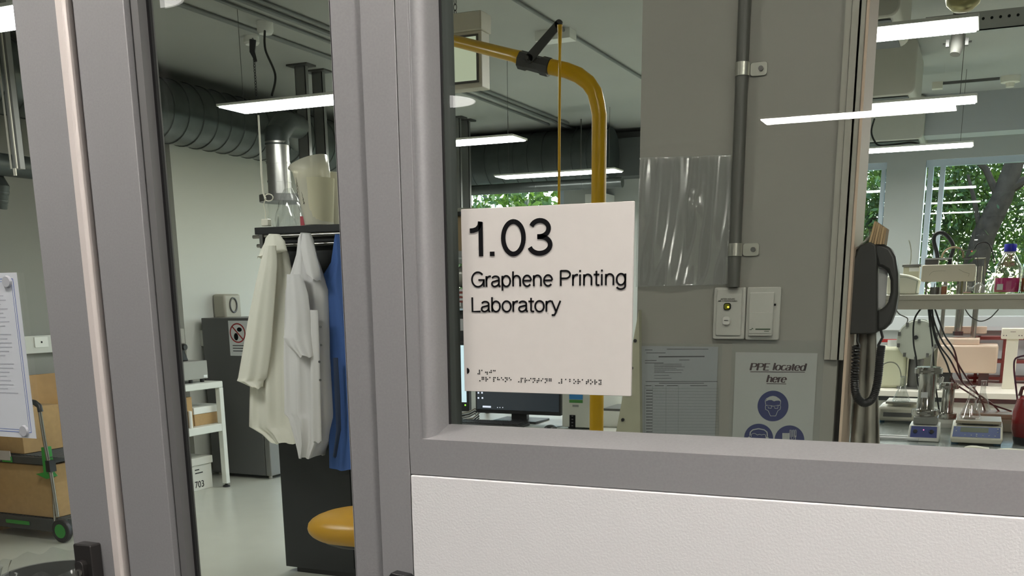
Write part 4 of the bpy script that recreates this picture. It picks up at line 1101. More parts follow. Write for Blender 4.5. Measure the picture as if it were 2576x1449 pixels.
# white table with shelf
tx1 = -5.49; tx0 = -6.04
TY1 = atX(580, 1222, tx1).y; TY0 = TY1 - 1.02
tz = atX(570, 957, tx1).z
tb = thing('white_table', 'white metal table with a lower shelf left of the grey fridge', 'table', ((tx0 + tx1) / 2, (TY0 + TY1) / 2, 0))
TM = mat('table_white', (.72, .74, .68), .4); o = tb.location
MB(o).box((tx0, TY0, tz - .05), (tx1, TY1, tz)).build('table_top', TM, tb, bev=.006)
sz_ = atX(572, 1063, tx1).z
MB(o).box((tx0 + .005, TY0 + .01, sz_ - .06), (tx1 - .005, TY1 - .01, sz_)).build('shelf', TM, tb, bev=.005)
for x, y in ((tx0, TY0), (tx1 - .045, TY0), (tx0, TY1 - .045), (tx1 - .045, TY1 - .045)):
    l_ = MB(o).box((x, y, .03), (x + .045, y + .045, tz - .05)).build('leg', TM, tb, bev=.004)
    MB(o).lathe((x + .022, y + .022, 0), [(0, 0), (.03, 0), (.028, .012), (.01, .02), (.01, .03), (0, .03)], 16).build('foot', BLACK, l_)
# things on the table (along the wall; +x faces the room)
def TX(x, y, d=0.): return atX(x, y, tx1 - d)
ha, hb2 = TX(430, 945, .06).y, TX(523, 940, .06).y
hp_ = thing('hotplate', 'flat grey hotplate on short black feet on the white table', 'hotplate', (tx1 - .22, (ha + hb2) / 2, tz))
o = hp_.location; zz0 = tz + .028; hz1 = max(TX(500, 908, .06).z, zz0 + .05)
MB(o).box((tx1 - .38, ha - .15, zz0), (tx1 - .06, hb2, hz1)).build('body', mat('hotplate_grey', (.33, .33, .30), .45), hp_, bev=.004)
for x in (tx1 - .35, tx1 - .09):
    for y in (ha - .1, hb2 - .17, hb2 - .04): MB(o).cyl((x, y, tz), (x, y, zz0), .016, 12).build('foot', BLACK, hp_)
MB(o).box((tx1 - .061, hb2 - .05, zz0 + .008), (tx1 - .059, hb2 - .01, zz0 + .028)).build('rating_label', PAPER, hp_)
mp = thing('sample_mixer', 'black knobbed sample mixer with a red top standing on the grey hotplate', 'mixer', (tx1 - .2, TX(440, 900, .2).y, hz1))
def MPp(x, y): return atX(410 + x / 5.574, 720 + y / 5.574, tx1 - .15)
m_ = MB(mp.location)
m_.prism([(MPp(x, y).y, MPp(x, y).z) for x, y in ((0, 1068), (350, 1055), (300, 930), (290, 850), (240, 860), (170, 740), (110, 705), (0, 720))], 0, tx1 - .26, tx1 - .14)
mz = min(v.z for v in m_.v); m_.v = [Vector((v.x, v.y, v.z - mz)) for v in m_.v]; m_.build('body', BLACK, mp, bev=.008)
top = max(v.z for v in m_.v); y_ = MPp(105, 705).y - mp.location.y
MB().box((-.065, y_ - .04, top - .012), (.065, y_ + .02, top + .008)).build('red_cap', mat('cap_red', (.25, .03, .03), .5), mp, bev=.004)
y_ = MPp(270, 880).y - mp.location.y
MB().cyl((.05, y_, top * .55), (.085, y_, top * .55), .022, 14).build('knob', BLACK, mp)
# boxes on the shelf
yb0, yb1 = TX(440, 1050, .05).y, TX(486, 1050, .05).y
hb3 = TX(484, 998, .05).z - sz_
b1 = thing('cardboard_box', 'open cardboard box holding white tubes on the table shelf', 'box', (tx1 - .2, (yb0 + yb1) / 2, sz_)); o = b1.location
MB(o).box((tx1 - .35, yb0 - .1, sz_), (tx1 - .05, yb1, sz_ + hb3)).build('carton', CARD, b1, bev=.003)
for i in range(3): MB(o).cyl((tx1 - .034, yb1 - .05 - i * .06, sz_), (tx1 - .034, yb1 - .05 - i * .06, sz_ + hb3 * .55), .014, 10).build('tube', (WHITEP, BLACK, WHITEP)[i], b1)
yc0, yc1 = TX(489, 1050, .08).y, TX(562, 1050, .08).y; hl = TX(530, 1020, .08).z - sz_
b2 = thing('cardboard_box', 'low cardboard box with a white lid right of the taller carton on the table shelf', 'box', (tx1 - .25, (yc0 + yc1) / 2, sz_)); o = b2.location
MB(o).box((tx1 - .40, yc0, sz_), (tx1 - .08, yc1, sz_ + hl * .62)).build('carton', CARD, b2, bev=.003)
MB(o).box((tx1 - .403, yc0 - .003, sz_ + hl * .62 + .001), (tx1 - .077, yc1 + .003, sz_ + hl)).build('lid', WHITEP, b2, bev=.003)
# archive boxes on the floor
ABM = mat('archive_box_white', (.60, .60, .54), .7)
ya_, yb_ = TX(459, 1200, .10).y, TX(541, 1200, .10).y
hb_ = TX(520, 1148, .10).z
ab = thing('archive_box', 'white archive box marked 703 under the white table', 'box', (tx1 - .3, (ya_ + yb_) / 2, 0)); o = ab.location
MB(o).box((tx1 - .48, ya_, 0), (tx1 - .12, yb_ - .01, hb_ - .05)).build('carton', ABM, ab, bev=.003)
MB(o).box((tx1 - .49, ya_ - .01, hb_ - .06), (tx1 - .11, yb_, hb_)).build('lid', ABM, ab, bev=.003)
for zq, wq in ((hb_ * .62, .05), (hb_ * .52, .09)): MB(o).box((tx1 - .121, (ya_ + yb_) / 2 - .02, zq), (tx1 - .119, (ya_ + yb_) / 2 - .02 + wq, zq + .008)).build('printed_bar', INK, ab)
smalltext('703', .075, (.182, .02, hb_ * .18), INK, 'number_lettering', ab, rot=(PI / 2, 0, PI / 2))
MB(o).box((tx1 - .35, ya_ - .002, hb_ * .5), (tx1 - .25, ya_, hb_ * .6)).build('hand_hole', INK, ab)
y2_ = TX(472, 1225, -.02).y
ab2 = thing('archive_box', 'smaller white box at the left foot of the white table', 'box', (tx1 - .1, y2_ - .15, 0)); o = ab2.location
MB(o).box((tx1 - .25, y2_ - .3, 0), (tx1 + .02, min(y2_, ya_ - .02), .12)).build('carton', ABM, ab2, bev=.003)
# trolley
YT = 3.1
def TP(x, y, Y=YT): return atY(x, y, Y)
tr = thing('folding_trolley', 'folding two deck trolley in dark grey plastic with green trim by the left door', 'trolley', (-5.6, YT + .2, 0)); o = tr.location
TG = mat('trolley_grey', (.045, .05, .05), .5)
xr_ = TP(140, 1290).x; xl_ = xr_ - .66
zl_ = TP(80, 1345).z; zu_ = TP(80, 1190).z
z1a, z1b = TP(80, 1340).z, TP(80, 1300).z
def deck(z, h, xr, nm):
    m_ = MB(o); m_.box((xl_, YT, z), (xr, YT + .42, z + h)); 
    for i in range(22): m_.box((xl_ + .03 + i * .033, YT + .03, z + h), (xl_ + .045 + i * .033, YT + .39, z + h + .006))
    return m_.build(nm, TG, tr, bev=.004)
deck(max(z1a, .06), .08, xr_ - .03, 'lower_deck')
zu = TP(80, 1168).z; deck(zu, .045, TP(110, 1160).x, 'upper_deck')
MB(o).box((TP(20, 1340).x, YT - .006, .09), (TP(78, 1340).x, YT, .115)).build('front_catch', GREEN, tr, bev=.003)
MB(o).box((TP(8, 1168).x, YT - .006, zu + .002), (TP(33, 1168).x, YT, zu + .04)).build('deck_catch', GREEN, tr, bev=.003)
MB(o).box((TP(-30, 1168).x, YT - .008, zu + .015), (TP(28, 1150).x, YT - .001, zu + .075)).build('grey_label', mat('label_grey', (.45, .42, .40), .5), tr)
MB(o).prism([(TP(x, y).x, TP(x, y).z) for x, y in ((106, 1125), (113, 1125), (122, 1190), (130, 1200), (120, 1205), (92, 1192), (112, 1188))], 1, YT - .01, YT + .05).build('green_bracket', GREEN, tr, bev=.003)
MB(o).tube([TP(100, 1035), TP(112, 1110), TP(128, 1190)], .012, 12).build('handle_tube', STEEL, tr)
MB(o).tube([TP(128, 1190), TP(145, 1300)], .012, 12).build('handle_tube', STEEL, tr)
MB(o).tube([TP(133, 1230), TP(138, 1310)], .008, 12).build('brace_tube', STEEL, tr)
MB(o).tube([TP(102, 1036), TP(99, 1022), TP(88, 1013), TP(74, 1010)] + [TP(74, 1010) + Vector((-.3, 0, 0))], .017, 12).build('grip', BLACK, tr)
MB(o).box((TP(121, 1170).x, YT - .02, TP(121, 1186).z), (TP(131, 1170).x, YT + .03, TP(121, 1158).z)).build('clamp', BLACK, tr)
for y in (YT - .01, YT + .40):
    w_ = MB(o); c_ = TP(154, 1330); w_.cyl((c_.x, y, .075), (c_.x, y + .03, .075), .075, 28); wo = w_.build('wheel', BLACK, tr, bev=.006)
    MB(o).cyl((c_.x, y - .003, .075), (c_.x, y + .033, .075), .045, 24).build('wheel_rim', GREEN, wo)
zb3 = max(z1a, .06) + .086
bc = thing('cardboard_box', 'large brown carton on the lower deck of the trolley', 'box', ((xl_ + xr_) / 2, YT + .22, zb3))
MB(bc.location).box((xl_ + .02, YT + .03, zb3), (TP(128, 1230).x - .02, YT + .38, zu - .01)).build('carton', CARD, bc, bev=.004)
bc = thing('cardboard_box', 'brown carton on the upper deck of the trolley behind the notice', 'box', ((xl_ + xr_) / 2, YT + .22, zu + .051))
MB(bc.location).box((xl_ + .02, YT + .05, zu + .051), (TP(98, 1230).x - .15, YT + .36, zu + .34)).build('carton', CARD, bc, bev=.004)
# bin with plastic liner close to the left door
bnp = atZ(42, 1440, .70)
bn = thing('waste_bin', 'grey bin with a crinkled plastic liner at the bottom left corner', 'bin', (bnp.x, bnp.y + .15, 0))
MB().lathe((0, 0, 0), [(0, 0), (.13, 0), (.17, .66), (.16, .66), (.12, .02), (0, .02)], 36).build('bin_body', DGREY, bn)
def liner(u, v):
    a = 2 * PI * u; cr_ = 1 + (.02 + .03 * v) * math.sin(17 * a + 3 * v) + .02 * math.sin(31 * a)
    r = (.165 + .014 * math.sin(v * PI)) * cr_; return (r * math.cos(a), r * math.sin(a), .60 + .10 * v + .008 * math.sin(11 * a))
MB().grid(liner, 120, 8).build('liner', CRINK, bn, sharp=60)

# ================================================================== CENTRE BENCH WITH COMPUTERS
DZ = .90
bench = thing('computer_bench', 'white bench with monitors and a computer behind the room sign', 'bench', (-1.9, 3.1, 0)); o = bench.location
BM = mat('bench_white', (.62, .63, .58), .35)
MB(o).box((-2.36, 2.62, DZ - .04), (-.75, 3.5, DZ)).build('bench_top', BM, bench, bev=.003)
for x in (-2.32, -1.55, -.85):
    MB(o).box((x, 2.70, 0), (x + .05, 3.4, DZ - .04)).build('leg_panel', WHITEP, bench)
# tall rack at left of the bench
YR = 3.32
rk = thing('storage_rack', 'grey open storage rack with stacked supplies between window frame and room sign', 'rack', (-2.55, YR + .15, DZ)); o = rk.location
def RP(x, y): return atY(x, y, YR)
for x in (RP(1100, 700).x, RP(1215, 700).x):
    for y in (YR, YR + .3): MB(o).box((x, y, DZ + .001), (x + .02, y + .02, RP(1140, 632).z)).build('upright', STEELD, rk)
shz = []
for py in (762, 632): 
    z = RP(1140, py).z; shz.append(z)
    MB(o).box((RP(1095, 700).x, YR - .005, z - .028), (RP(1220, 700).x + .02, YR + .32, z)).build('rack_shelf', mat('rack_grey', (.26, .27, .26), .4, .3), rk)
m_ = MB(o); a = RP(1148, 765); m_.box((a.x - .03, YR - .008, a.z - .012), (a.x + .03, YR - .005, a.z + .008)); m_.build('shelf_label', PAPER, rk)
x0r = RP(1108, 700).x
t = thing('paper_bag', 'crumpled brown paper sack on top of the grey rack', 'bag', (RP(1150, 600).x, YR + .12, shz[1]))
def sack(u, v):
    a = 2 * PI * u; r = .12 * (1 - .3 * v * v) * (1 + .08 * math.sin(4 * a + 3 * v) + .05 * math.sin(9 * a + 7 * v)); return (r * 1.2 * math.cos(a), .8 * r * math.sin(a), .17 * v + .008 * math.sin(6 * a) * v)
MB().grid(sack, 36, 12).build('sack', mat('kraft', (.30, .22, .12), .8), t, sharp=80)
MB().lathe((0, 0, .172), [(0, 0), (.085, 0), (.10, .02), (.07, .04), (0, .045)], 20).build('foil_top', STEEL, t)
t = thing('foil_bundle', 'bundle of crinkled foil and cloth above the red striped pads on the rack', 'bundle', (RP(1150, 690).x, YR + .1, RP(1140, 722).z))
def bund(u, v):
    a = 2 * PI * u; b = PI * v - PI / 2; r = 1 + .1 * math.sin(5 * a + 4 * b) + .06 * math.sin(11 * a); return (.11 * r * math.cos(b) * math.cos(a), .09 * r * math.cos(b) * math.sin(a), .05 + .05 * math.sin(b) * r)
MB().grid(bund, 30, 14).build('bundle', mat('foil_grey', (.40, .40, .36), .35, .4, bump=.4, bscale=40), t, sharp=80)
t = thing('pad_stack', 'stack of red and white striped pads on the rack shelf beside the sign', 'stack', (RP(1138, 745).x, YR + .1, shz[0]))
for i in range(6): MB().box((-.055, -.08, i * .0115), (.05, .08, i * .0115 + .011)).build('pad', (mat('pad_red', (.28, .07, .06), .7), PAPER)[i % 2], t)
t = thing('black_case', 'black boxy case beside the striped pads on the rack shelf', 'case', (RP(1165, 745).x, YR + .1, shz[0]))
MB().box((-.02, -.07, 0), (.09, .08, .085)).build('case', BLACK, t, bev=.003)
t = thing('equipment_box', 'dark equipment box with a white tag under the rack shelf', 'box', (RP(1150, 830).x, YR + .12, RP(1140, 862).z))
MB().box((-.10, -.08, 0), (.10, .1, .16)).build('case', mat('dark_box', (.05, .055, .055), .5), t, bev=.003); MB().box((.0, -.083, .06), (.03, -.08, .12)).build('tag', PAPER, t)
MB().box((-.12, -.1, -.03), (.12, .12, -.001)).build('tray', STEELD, t)
# monitors
YM = 3.05
def MP(x, y): return atY(x, y, YM)
SCR = mat('lit_screen', (.5, .6, .65), .3, emit=(.62, .85, .95), es=.85)
a, b = MP(1118, 868), MP(1174, 1012)
t = thing('lit_monitor', 'monitor showing a bright pale blue window left of the room sign', 'monitor', ((a.x + b.x) / 2 - .05, YM, DZ)); o = t.location
MB(o).box((a.x - .25, YM, b.z - .045), (b.x + .012, YM + .03, a.z + .015)).build('bezel', BLACK, t, bev=.002)
MB(o).box((a.x - .24, YM - .002, b.z), (b.x, YM - .0002, a.z)).build('screen', SCR, t)
MB(o).ball((MP(1171, 1019).x, YM - .003, MP(1171, 1019).z), (.004, .002, .004), 10, 6).build('power_light', mat('green_led', (.2, .8, .1), .4, emit=(.3, 1, .05), es=2), t)
MB(o).box((b.x - .20, YM + .03, DZ), (b.x - .14, YM + .06, b.z + .05)).build('stand', BLACK, t); MB(o).box((b.x - .27, YM - .05, DZ), (b.x - .07, YM + .12, DZ + .012)).build('base', BLACK, t, bev=.003)
a, b = MP(1194, 880), MP(1410, 1052)
YM2 = YM - .03
t = thing('dark_monitor', 'wide monitor with a dark desktop and taskbar below the room sign', 'monitor', ((a.x + b.x) / 2, YM, DZ)); o = t.location
za_ = max(b.z, DZ + .035)
bot = atY(1300, 1042, YM).z
MB(o).box((a.x, YM, bot), (b.x, YM + .03, a.z)).build('bezel', BLACK, t, bev=.002)
MB(o).box((a.x + .008, YM - .0015, bot + .018), (b.x - .008, YM - .0002, a.z - .008)).build('screen', mat('dark_screen', (.02, .025, .03), .15, emit=(.05, .065, .08), es=.35), t)
ic = MB(o)
for x, y in ((1204, 988), (1213, 988), (1204, 1001), (1214, 1001)): p = MP(x, y); ic.cbox((p.x, YM - .002, p.z), (.008, .0008, .008))
p = MP(1225, 1023); ic.cbox((p.x, YM - .002, p.z), (.045, .0008, .0085))
for x in (1252, 1258, 1265): p = MP(x, 1025); ic.cbox((p.x, YM - .002, p.z), (.004, .0008, .004))
ic.build('screen_icons', mat('icon_white', (.7, .75, .85), .4, emit=(.75, .82, 1), es=.9), t)
MB(o).box(((a.x + b.x) / 2 - .04, YM + .02, DZ), ((a.x + b.x) / 2 + .04, YM + .05, bot + .06)).build('stand', BLACK, t)
MB(o).box(((a.x + b.x) / 2 - .11, YM - .06, DZ), ((a.x + b.x) / 2 + .12, YM + .12, DZ + .01)).build('base', BLACK, t, bev=.003)
# keyboard, mouse, tower
t = thing('keyboard', 'black keyboard on the white bench below the monitors', 'keyboard', (-2.06, 2.86, DZ))
MB().box((-.24, -.07, 0), (.16, .07, .016)).build('keyboard_base', BLACK, t, bev=.004)
m_ = MB()
for i in range(16):
    for j in range(5): m_.box((-.232 + i * .024, -.06 + j * .025, .016), (-.212 + i * .024, -.040 + j * .025, .020))
m_.build('keys', mat('key_black', (.03, .03, .032), .5), t)
p = atZ(1384, 1081, DZ + .01); t = thing('computer_mouse', 'black computer mouse at the edge of the white bench', 'mouse', (p.x, p.y, DZ))
MB().ball((0, 0, .012), (.028, .045, .02), 24, 12).build('mouse_body', BLACK, t)
MB().cyl((0, .03, .015), (0, .20, .006), .0015, 6).build('mouse_cable', BLACK, t)
YW = 2.88
a, b = atY(1414, 880, YW), atY(1490, 1086, YW)
t = thing('computer_tower', 'cream computer tower with blue and black stickers below the room sign', 'computer', ((a.x + b.x) / 2, YW + .2, DZ)); o = t.location
MB(o).box((a.x, YW, DZ + .008), (b.x, YW + .42, DZ + .36)).build('tower_case', mat('tower_cream', (.52, .54, .48), .4), t, bev=.004)
for x in (a.x + .02, b.x - .03):
    for y in (YW + .03, YW + .36): MB(o).box((x, y, DZ), (x + .015, y + .02, DZ + .008)).build('foot', BLACK, t)
def WQ(x, y): return atY(1100 + x / 4.954, 960 + y / 4.954, YW - .001)
def stick(x0_, y0__, x1_, y1__, m, n):
    p, q = WQ(x0_, y0__), WQ(x1_, y1__); MB(o).box((p.x, YW - .0012, q.z), (q.x, YW + .0005, p.z)).build(n, m, t)
stick(1645, 130, 1812, 225, mat('sticker_blue', (.04, .22, .50), .4), 'blue_sticker'); stick(1645, 225, 1812, 268, mat('sticker_green', (.06, .22, .05), .4), 'green_sticker')
stick(1648, 415, 1720, 580, INK, 'port_panel'); stick(1685, 288, 1760, 315, mat('logo_grey', (.22, .23, .22), .4), 'logo_oval')
m_ = MB(o)
for y_ in (430, 470, 510, 550): p = WQ(1684, y_); m_.cbox((p.x, YW - .002, p.z), (.008, .001, .004))
m_.build('ports', STEELD, t)
t = thing('white_tray', 'white plastic tray right of the yellow pipe on the bench', 'tray', (atY(1536, 1080, 3.0).x, 3.1, DZ)); 
MB().box((-.045, -.1, 0), (.07, .12, .075)).build('tray', WHITEP, t, bev=.003)
MB().box((-.04, -.095, .0751), (.065, .115, .085)).build('tray_liner', STEELD, t)
# tangle of cables
for i, lab in enumerate(('grey cable looping on the bench under the lit monitor', 'dark cable crossing the bench under the lit monitor', 'thin cable behind the keyboard')):
    pts = [atY(x, y + i * 6, 3.0 + .02 * i) for x, y in ((1140, 1030), (1160, 1040), (1180, 1036), (1195, 1028), (1205, 1040), (1190, 1052), (1150, 1058))]
    q = MB().tube(pts, .004, 8).build('desk_cable', (mat('cable_beige', (.28, .26, .22), .5), BLACK, mat('cable_grey', (.2, .2, .2), .5))[i]); tag(q, lab, 'cable')

# small pale equipment on the back wall between windows
q = MB().box((atY(1480, 500, 9.3).x, 9.2, 2.40), (atY(1530, 500, 9.3).x, YB, 2.52)).build('trim_wall_box', WHITEP); struct(q)

# ================================================================== RIGHT BENCHES
BZ = .90
bA = thing('island_bench', 'grey foil covered island bench below the right window', 'bench', (1.0, 3.2, 0)); o = bA.location
FOIL = mat('foil_covering', (.38, .42, .40), .22, .55, noise=.25, nscale=9, bump=.5, bscale=14)
MB(o).box((-.60, 2.45, BZ - .04), (2.6, 3.95, BZ)).build('bench_top', FOIL, bA, bev=.004)
MB(o).box((-.56, 2.55, .1), (2.55, 3.85, BZ - .04)).build('cabinets', WHITEP, bA)
MB(o).box((-.50, 2.6, 0), (2.5, 3.8, .1)).build('plinth', BLACK, bA)
# reagent shelf
YSF = 3.35; SZ = 1.482
def Q(x, y, Y): return atY(x, y, Y)
sh_ = thing('reagent_shelf', 'long cream shelf above the island bench carrying bottles and instruments', 'shelf', (1.0, YSF + .15, BZ)); o = sh_.location
sxl = Q(2236, 760, YSF).x
SHM = mat('shelf_cream', (.60, .57, .48), .35)
MB(o).box((-.55, YSF, SZ - .022), (2.5, YSF + .34, SZ)).build('shelf_board', SHM, sh_, bev=.003)
MB(o).box((-.55, YSF + .012, SZ - .062), (2.5, YSF + .33, SZ - .022)).build('shelf_rail', SHM, sh_, bev=.002)
for x in (-.53, 1.0, 2.3): MB(o).box((x, YSF + .15, BZ), (x + .04, YSF + .19, SZ - .062)).build('upright', STEEL, sh_)
# second bench
B2 = .90
bB = thing('side_bench', 'cream side bench with a dark edge line behind the island bench', 'bench', (1.0, 5.8, 0)); o = bB.location
MB(o).box((-1.2, 5.28, B2 - .035), (2.6, 6.3, B2)).build('bench_top', mat('bench_cream', (.82, .78, .70), .4), bB, bev=.003)
MB(o).box((-1.19, 5.29, B2 - .062), (2.59, 6.29, B2 - .035)).build('dark_edge', BLACK, bB)
MB(o).box((-1.15, 5.32, 0), (2.55, 6.25, B2 - .062)).build('cabinets', BM, bB)
# spine behind with trunking : back service wall
sp = struct(MB().box((-.95, 6.35, 0), (2.6, 6.43, 1.30)).build('wall_service_spine', mat('spine_white', (.58, .63, .64), .5)))
tk = struct(MB().box((-.95, 6.29, Q(2400, 832, 6.3).z), (2.6, 6.35, Q(2400, 795, 6.3).z)).build('trim_spine_trunking', mat('spine_trunking', (.60, .64, .66), .4), bev=.004))

def flask(name, lab, px, pby, pty, pw, Y, zbase=None, group=None):
    """conical flask: base centre px, base row pby, top row pty, base width pw in pixels"""
    b = Q(px, pby, Y); t_ = Q(px, pty, Y); R = (Q(px + pw / 2, pby, Y) - Q(px - pw / 2, pby, Y)).length / 2
    z0 = zbase if zbase is not None else b.z; H = t_.z - b.z
    t = thing(name, lab, 'flask', (b.x, Y, z0), 0, group)
    MB().lathe((0, 0, 0), [(0, .0), (R * .9, .0), (R, .006), (R * .97, H * .08), (R * .30, H * .62), (R * .26, H * .70), (R * .26, H * .97), (R * .32, H)], 36, False).build('flask_glass', CLEAR, t, thick=.0016)
    MB().lathe((0, 0, 0), [(R * .27, H * .975), (R * .33, H * .985), (R * .33, H), (R * .27, H)], 28).build('rim', mat('glass_rim', (.6, .62, .6), .1), t)
    return t
# hotplate stirrer with steel chamber
YH = 2.98
a, b = Q(2281, 1112, YH), Q(2362, 1112, YH)
hxc = (a.x + b.x) / 2; hw = (b.x - a.x) / 2
hs_ = thing('hotplate_stirrer', 'small white stirrer with blue front and two black knobs on the foil covered bench', 'stirrer', (hxc, YH + .08, BZ)); o = hs_.location
hh = Q(2320, 1070, YH).z - b.z
MB(o).add([(hxc - hw, YH, BZ + .001), (hxc + hw, YH, BZ + .001), (hxc + hw, YH + .17, BZ + .001), (hxc - hw, YH + .17, BZ + .001), (hxc - hw * .93, YH + .022, BZ + hh), (hxc + hw * .93, YH + .022, BZ + hh), (hxc + hw * .93, YH + .16, BZ + hh), (hxc - hw * .93, YH + .16, BZ + hh)],
    [(0, 3, 2, 1), (4, 5, 6, 7), (0, 1, 5, 4), (1, 2, 6, 5), (2, 3, 7, 6), (3, 0, 4, 7)]).build('body', WHITEP, hs_, bev=.004)
pm = MB(o); f0 = lambda u, v: (hxc + (u - .5) * 2 * hw * (.98 - .05 * v), YH + .022 * v - .0012, BZ + hh * v)
pm.add([f0(.07, .26), f0(.93, .26), f0(.93, .93), f0(.07, .93)] + [(x, y + .001, z) for x, y, z in (f0(.07, .26), f0(.93, .26), f0(.93, .93), f0(.07, .93))], [(0, 1, 2, 3), (7, 6, 5, 4), (0, 1, 5, 4), (1, 2, 6, 5), (2, 3, 7, 6), (3, 0, 4, 7)])
pm.build('control_panel', mat('panel_blue', (.03, .06, .30), .4), hs_)
for u in (.22, .76):
    p = Vector(f0(u, .62)); MB(o).cyl(p, p + Vector((0, -.014, .002)), .0085, 18, .0075).build('knob', BLACK, hs_, bev=.001)
p = Vector(f0(.49, .72)); MB(o).ball(p, (.0022, .0015, .0022), 10, 6).build('indicator', mat('pink_led', (.9, .2, .4), .4, emit=(1, .15, .35), es=3), hs_)
ptz = Q(2320, 1052, YH).z - b.z
MB(o).box((hxc - hw * .72, YH + .02, BZ + hh + .003), (hxc + hw * .80, YH + .165, BZ + ptz + .004)).build('heating_plate', mat('plate_grey', (.30, .30, .28), .35, .5), hs_, bev=.003)
ztop = BZ + ptz + .004
def chamber(lab, xc, Y, z0, H, r, grp='steel chambers on the bench'):
    t = thing('steel_chamber', lab, 'chamber', (xc, Y, z0), 0, grp)
    MB().lathe((0, 0, 0), [(0, 0), (r * 1.5, 0), (r * 1.5, .012), (r * 1.2, .018), (r, .03), (r, H - .03), (r * 1.2, H - .018), (r * 1.4, H - .012), (r * 1.4, H), (0, H)], 36).build('cylinder', STEEL, t)
    for z in (.004, H - .026):
        m_ = MB(); m_.lathe((0, 0, z), [(r * 1.3, 0), (r * 1.62, 0), (r * 1.62, .02), (r * 1.3, .02)], 30); m_.cbox((-.004, -r * 1.7, z + .01), (.030, .014, .012)); m_.cyl((-.03, -r * 1.75, z + .01), (.03, -r * 1.75, z + .01), .003, 8)
        m_.build('clamp_ring', STEEL, t)
    return t
rc = (Q(2350, 1000, YH + .09) - Q(2306, 1000, YH + .09)).length / 2
c_ = chamber('polished steel chamber with a white label standing on the blue fronted stirrer', hxc - .004, YH + .09, ztop, Q(2330, 930, YH + .09).z - Q(2330, 1052, YH + .09).z, rc * 1.0)
MB().box((-.020, -rc * 1.06, .075), (.006, -rc * .98, .098)).build('label', PAPER, c_)
MB().cyl((.006, 0, .16), (.008, 0, Q(2337, 872, YH + .09).z - ztop), .0022, 8).build('thermometer', mat('thermo', (.65, .66, .62), .2), c_)
chamber('second steel chamber on a pale base behind the blue fronted stirrer', Q(2385, 1000, 3.55).x, 3.55, BZ + .035, .16, .026)
t = thing('round_stirrer', 'low pale round stirrer base under the second steel chamber', 'stirrer', (Q(2385, 1000, 3.55).x, 3.55, BZ))
MB().lathe((0, 0, 0), [(0, 0), (.07, 0), (.075, .02), (.068, .035), (0, .035)], 32).build('base', WHITEP, t)
# balance
YB_ = 2.93
a, b = Q(2388, 1118, YB_), Q(2522, 1118, YB_)
bxc = (a.x + b.x) / 2; bw = (b.x - a.x) / 2
ba = thing('lab_balance', 'cream top pan balance with a blue keypad strip at the bottom right', 'balance', (bxc, YB_ + .12, BZ)); o = ba.location
MB(o).add([(bxc - bw * .94, YB_ + .01, BZ + .008), (bxc + bw * .94, YB_ + .01, BZ + .008), (bxc + bw * .94, YB_ + .25, BZ + .008), (bxc - bw * .94, YB_ + .25, BZ + .008), (bxc - bw, YB_, BZ + .028), (bxc + bw, YB_, BZ + .028), (bxc + bw, YB_ + .26, BZ + .028), (bxc - bw, YB_ + .26, BZ + .028),
     (bxc - bw * .96, YB_ + .05, BZ + .072), (bxc + bw * .96, YB_ + .05, BZ + .072), (bxc + bw * .96, YB_ + .25, BZ + .072), (bxc - bw * .96, YB_ + .25, BZ + .072)],
    [(0, 3, 2, 1), (0, 1, 5, 4), (1, 2, 6, 5), (2, 3, 7, 6), (3, 0, 4, 7), (4, 5, 9, 8), (5, 6, 10, 9), (6, 7, 11, 10), (7, 4, 8, 11), (8, 9, 10, 11)]).build('housing', CREAM, ba, bev=.004)
f1 = lambda u, v: (bxc + (u - .5) * 2 * bw * (1 - .03 * v), YB_ + .05 * v - .0015, BZ + .028 + .044 * v)
def plate(f, u0, v0, u1, v1, d, m, n, par):
    q = [f(u0, v0), f(u1, v0), f(u1, v1), f(u0, v1)]
    MB(par.location).add([(x, y - d, z + d * .6) for x, y, z in q] + [(x, y + .0006, z) for x, y, z in q], [(0, 1, 2, 3), (7, 6, 5, 4), (0, 1, 5, 4), (1, 2, 6, 5), (2, 3, 7, 6), (3, 0, 4, 7)]).build(n, m, par)
plate(f1, .04, .1, .95, .93, .0003, mat('keypad_blue', (.10, .13, .28), .4), 'keypad', ba)
plate(f1, .18, .5, .72, .88, .0008, mat('lcd', (.16, .18, .14), .15), 'display', ba)
kb_ = MB(o)
for u, v in ((.1, .8), (.1, .55), (.9, .8), (.9, .55), (.28, .25), (.4, .25), (.5, .2), (.5, .33), (.62, .25), (.74, .25), (.85, .25)):
    p = Vector(f1(u, v)); kb_.ball((p.x, p.y - .001, p.z + .001), (.0028, .0012, .002), 8, 6)
kb_.build('keypad_dots', PAPER, ba)
for sx in (-1, 1):
    for y in (YB_ + .04, YB_ + .22): MB(o).cyl((bxc + sx * bw * .8, y, BZ), (bxc + sx * bw * .8, y, BZ + .010), .014, 14).build('foot', mat('foot_blue', (.02, .08, .13), .5), ba)
MB(o).box((bxc - bw * .84, YB_ + .055, BZ + .080), (bxc + bw * .9, YB_ + .245, BZ + .092)).build('weighing_pan', mat('pan_steel', (.40, .36, .28), .3, .8), ba, bev=.002)
MB(o).box((bxc - bw * .6, YB_ + .1, BZ + .071), (bxc + bw * .6, YB_ + .2, BZ + .081)).build('pan_support', STEELD, ba)
YK = YB_ + .13
flask('conical_flask', 'clear conical flask standing on the pan of the keypad balance', 2440, 1045, 963, 54, YK, BZ + .0925, 'conical flasks on the benches')
